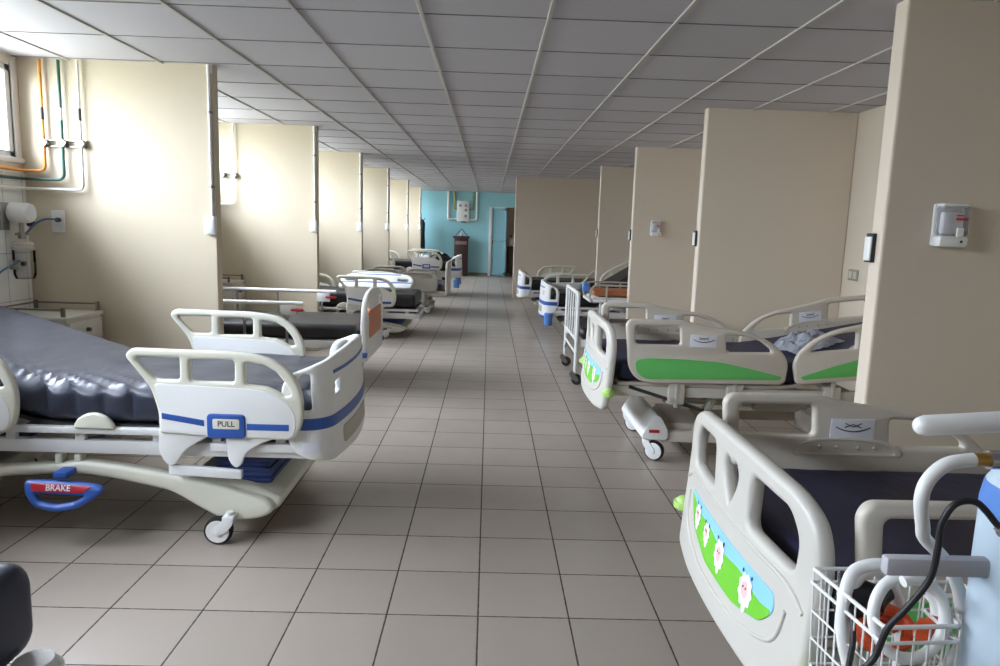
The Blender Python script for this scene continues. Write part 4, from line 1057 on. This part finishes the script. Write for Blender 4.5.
# ------------------------------------------------------------------ the cylinder trolley at the right
TX, TY = 0.985, 1.16
t = thing('oxygen_cylinder', 'tall pale blue gas cylinder with chrome regulator at the right edge', 'gas cylinder', (TX, TY, 0))
part('cylinder_body', None, lambda: lathe(B(), [(0, .11), (.09, .11), (.10, .13), (.10, .985), (.095, 1.02), (.078, 1.05), (.05, 1.07), (.032, 1.085), (.03, 1.10), (0, 1.10)], (0, 0, 0), 40), m_tank, t)
v = part('valve', None, lambda: cyl(cyl(B(), (0, 0, 1.09), (0, 0, 1.15), .018), (-.02, -.0, 1.115), (.05, 0, 1.115), .015), m_chrome, t)
part('valve_wheel', None, lambda: lathe(B(), [(0, 0), (.03, 0), (.034, .008), (.03, .018), (0, .018)], (0, 0, 1.15), 20), m_dsteel, v)
rg = part('regulator', None, lambda: cyl(cyl(ball(B(), (-.105, -.05, 1.085), .024, (1, 1, 1.1), 16), (-.02, -.0, 1.115), (-.105, -.05, 1.085), .014), (-.11, -.045, 1.084), (-.150, -.042, 1.083), .016), m_chrome, t)
part('hose_fitting', None, lambda: cyl(B(), (-.150, -.042, 1.083), (-.172, -.041, 1.082), .0115), m_brass, rg)
part('blue_band', None, lambda: lathe(B(), [(.1008, .965), (.1010, .985), (.0960, 1.0205), (.0930, 1.0205)], (0, 0, 0), 28), m_lblue, t)

t = thing('cylinder_trolley', 'white trolley with rounded push handle carrying the pale blue gas cylinder', 'trolley', (TX, TY, 0))
part('push_handle', None, lambda: tube(B(), [(-.265, -.02, 1.1306), (-.263, -.02, 1.1308), (-.258, -.02, 1.1313), (-.248, -.02, 1.1325), (-.10, -.03, 1.147), (.10, -.03, 1.16), (.25, -.03, 1.165)], [.004, .010, .0145, .0172, .0175, .0175, .0175], 20), m_wh, t)
part('upright_pole', None, lambda: tube(B(), bend([(.13, .02, .08), (.13, .02, 1.10), (.10, -.03, 1.158)], .04), .016, 12), m_ws, t)
part('clamp_ring', None, lambda: lathe(B(), [(.1012, .60), (.106, .60), (.106, .63), (.1012, .63)], (0, 0, 0), 36), m_steel, t)
part('clamp_bar', None, lambda: boxes((-.280, -.085, -.015, .010, .858, .893, .008)), M('pale_grey_plastic', (176, 176, 182), .4), t)
part('base_plate', None, lambda: boxes((-.16, .16, -.15, .13, .07, .108, .01)), m_ws, t)
for x in (-.18, .18):
    for y in (-.11, .09): part('wheel', 'trolley_wheel', lambda: lathe(B(), [(0, -.015), (.05, -.015), (.055, -.008), (.055, .008), (.05, .015), (0, .015)], (0, 0, .055), 24, 'X'), m_black, t, (x, y, 0))

# wire basket hung beside the bed
t = thing('wire_basket', 'white wire basket full of hoses beside the gas cylinder', 'basket', (0, 0, 0))
rim = [(.700, 1.375, .752), (.725, 1.165, .752), (.875, 1.185, .752), (1.04, 1.335, .752), (1.04, 1.395, .752)]
rim = [(.700, 1.385), (.727, 1.175), (.900, 1.188), (.900, 1.268), (1.06, 1.30), (1.06, 1.40)]
rim = [(.700, 1.385), (.727, 1.165), (.872, 1.176), (.872, 1.285), (1.02, 1.285), (1.02, 1.40)]
def ring(z, k=1.0, cx=.86, cy=1.28):
    return [Vector((cx + (x - cx) * k, cy + (y - cy) * k, z)) for x, y in rim]
part('rim', None, lambda: tube(B(), bend(ring(.752) + [ring(.752)[0]], .012, 3), .0042, 8), m_hose, t)
part('rim', None, lambda: tube(B(), bend(ring(.722, 1.012) + [ring(.722, 1.012)[0]], .012, 3), .0035, 8), m_hose, t)
def wires():
    bm = B()
    for z, k in ((.66, .985), (.60, .97), (.54, .955), (.49, .94)): tube(bm, bend(ring(z, k) + [ring(z, k)[0]], .01, 3), .0022, 6)
    top, bot = ring(.752), ring(.49, .94)
    for i in range(6):
        a, b, c, d = top[i], top[(i + 1) % 6], bot[i], bot[(i + 1) % 6]
        n = max(2, int((b - a).length / .026))
        for k in range(n): q = k / n; cyl(bm, a.lerp(b, q), c.lerp(d, q), .0019, n=6)
    for k in range(1, 7):
        y = 1.18 + (1.385 - 1.18) * k / 7
        x1 = .86 if y < 1.285 else 1.0
        cyl(bm, (.72, y, .49), (x1, y, .49), .0019, n=6)
    for k in range(1, 6): cyl(bm, (.72 + .025 * k, 1.18, .49), (.715 + .025 * k, 1.385, .49), .0019, n=6)
    return bm
part('wire_mesh', None, wires, m_hose, t)

def coil(cx, cy, cz, r, turns, rise_, tilt, yaw, sq=1.0, n=40):
    pts = []
    mt = Matrix.Rotation(yaw, 3, 'Z') @ Matrix.Rotation(tilt, 3, 'X')
    for k in range(int(turns * n) + 1):
        a = 2 * pi * k / n
        pts.append(Vector((cx, cy, cz)) + mt @ Vector((r * cos(a), r * sq * sin(a), rise_ * k / n)))
    return pts
tag(part('oxygen_hose', None, lambda: tube(B(), [(TX - .172, TY - .041, 1.082), (.77, 1.12, 1.073), (.742, 1.12, 1.045), (.734, 1.12, 1.01), (.755, 1.14, .957), (.785, 1.175, .918), (.843, 1.205, .868), (.905, 1.25, .80), (.93, 1.26, .74), (.94, 1.262, .66), (.90, 1.27, .58)], .0115, 14, 8), m_hose), 'white hose arching down from the chrome regulator into the wire basket', 'hose', 'white hoses of the trolley')
tag(part('oxygen_hose', None, lambda: tube(B(), smooth_pts([(.83, 1.31, .79), (.795, 1.31, .802), (.745, 1.31, .788), (.718, 1.29, .75), (.712, 1.275, .68), (.735, 1.27, .60), (.78, 1.26, .54), (.83, 1.28, .54), (.86, 1.32, .62), (.86, 1.345, .70), (.825, 1.35, .765), (.77, 1.335, .765), (.745, 1.325, .715), (.745, 1.31, .64), (.775, 1.31, .56)], 7), .0125, 14), m_hose), 'white hose coiled along the bed side of the wire basket', 'hose', 'white hoses of the trolley')
tag(part('oxygen_hose', None, lambda: tube(B(), coil(.791, 1.218, .748, .066, 1.3, .022, radians(80), radians(4), 1.12), .0105, 14), m_hose), 'white hose loop standing upright at the front of the wire basket', 'hose', 'white hoses of the trolley')
tag(part('orange_hose', None, lambda: tube(B(), coil(.80, 1.30, .655, .052, 2.3, .018, radians(35), radians(20), .7), .011, 12), m_ohose), 'bright orange coiled hose inside the wire basket', 'hose')
tag(part('orange_connector', None, lambda: cyl(box(B(), -.02, .02, -.018, .018, -.015, .015, .008), (.02, 0, 0), (.06, 0, .01), .011), m_ohose, None, (.855, 1.245, .70), (0, radians(-20), .6)), 'orange hose connector lying over the green bottle in the basket', 'connector')
tag(part('mask_bag', None, lambda: lathe(B(), [(0, -.06), (.02, -.055), (.035, -.02), (.036, .02), (.018, .045), (.014, .06), (0, .06)], (0, 0, 0), 18), m_black, None, (.775, 1.325, .715), (radians(10), radians(75), .3)), 'black rubber bulb at the back of the wire basket', 'bulb')
t = tag(part('green_bottle', None, lambda: lathe(B(), [(0, -.05), (.028, -.05), (.03, -.045), (.03, .02), (.014, .045), (.014, .06), (0, .06)], (0, 0, 0), 18), M('green_label', (70, 140, 100), .4), None, (.835, 1.235, .60), (radians(60), 0, .8)), 'green bottle lying among hoses in the wire basket', 'bottle')
tag(part('gas_cable', None, lambda: tube(B(), [(.855, 1.09, .975), (.84, 1.085, .985), (.80, 1.08, 1.022), (.765, 1.08, 1.02), (.750, 1.085, .985), (.752, 1.09, .94), (.752, 1.10, .88), (.725, 1.11, .82), (.70, 1.115, .78), (.685, 1.12, .72), (.65, 1.12, .685), (.60, 1.12, .66), (.585, 1.12, .60), (.59, 1.12, .30), (.62, 1.10, .03), (.68, 1.02, .007), (.75, .90, .007)], .0055, 10, 8), m_black), 'black cable curling from the cylinder down in front of the basket', 'cable')
tag(part('gas_cable', None, lambda: tube(B(), [(.722, 1.32, .775), (.715, 1.30, .755), (.722, 1.27, .72), (.715, 1.24, .68), (.688, 1.20, .64), (.665, 1.17, .58), (.65, 1.15, .45), (.66, 1.13, .2), (.69, 1.07, .02), (.72, .98, .007), (.80, .86, .007)], .0055, 10, 8), m_black), 'black cable hanging over the bed side corner of the wire basket', 'cable')
t = tag(part('valve_lever', None, lambda: cyl(cyl(B(), (.845, 1.085, .975), (.93, 1.075, .978), .011), (.852, 1.085, .965), (.875, 1.083, .995), .016), m_chrome), 'chrome cable coupling clamped to the side of the gas cylinder', 'coupling')
part('sleeve', None, lambda: cyl(B(), (.875, 1.082, .976), (.92, 1.076, .978), .0145), m_black, t)
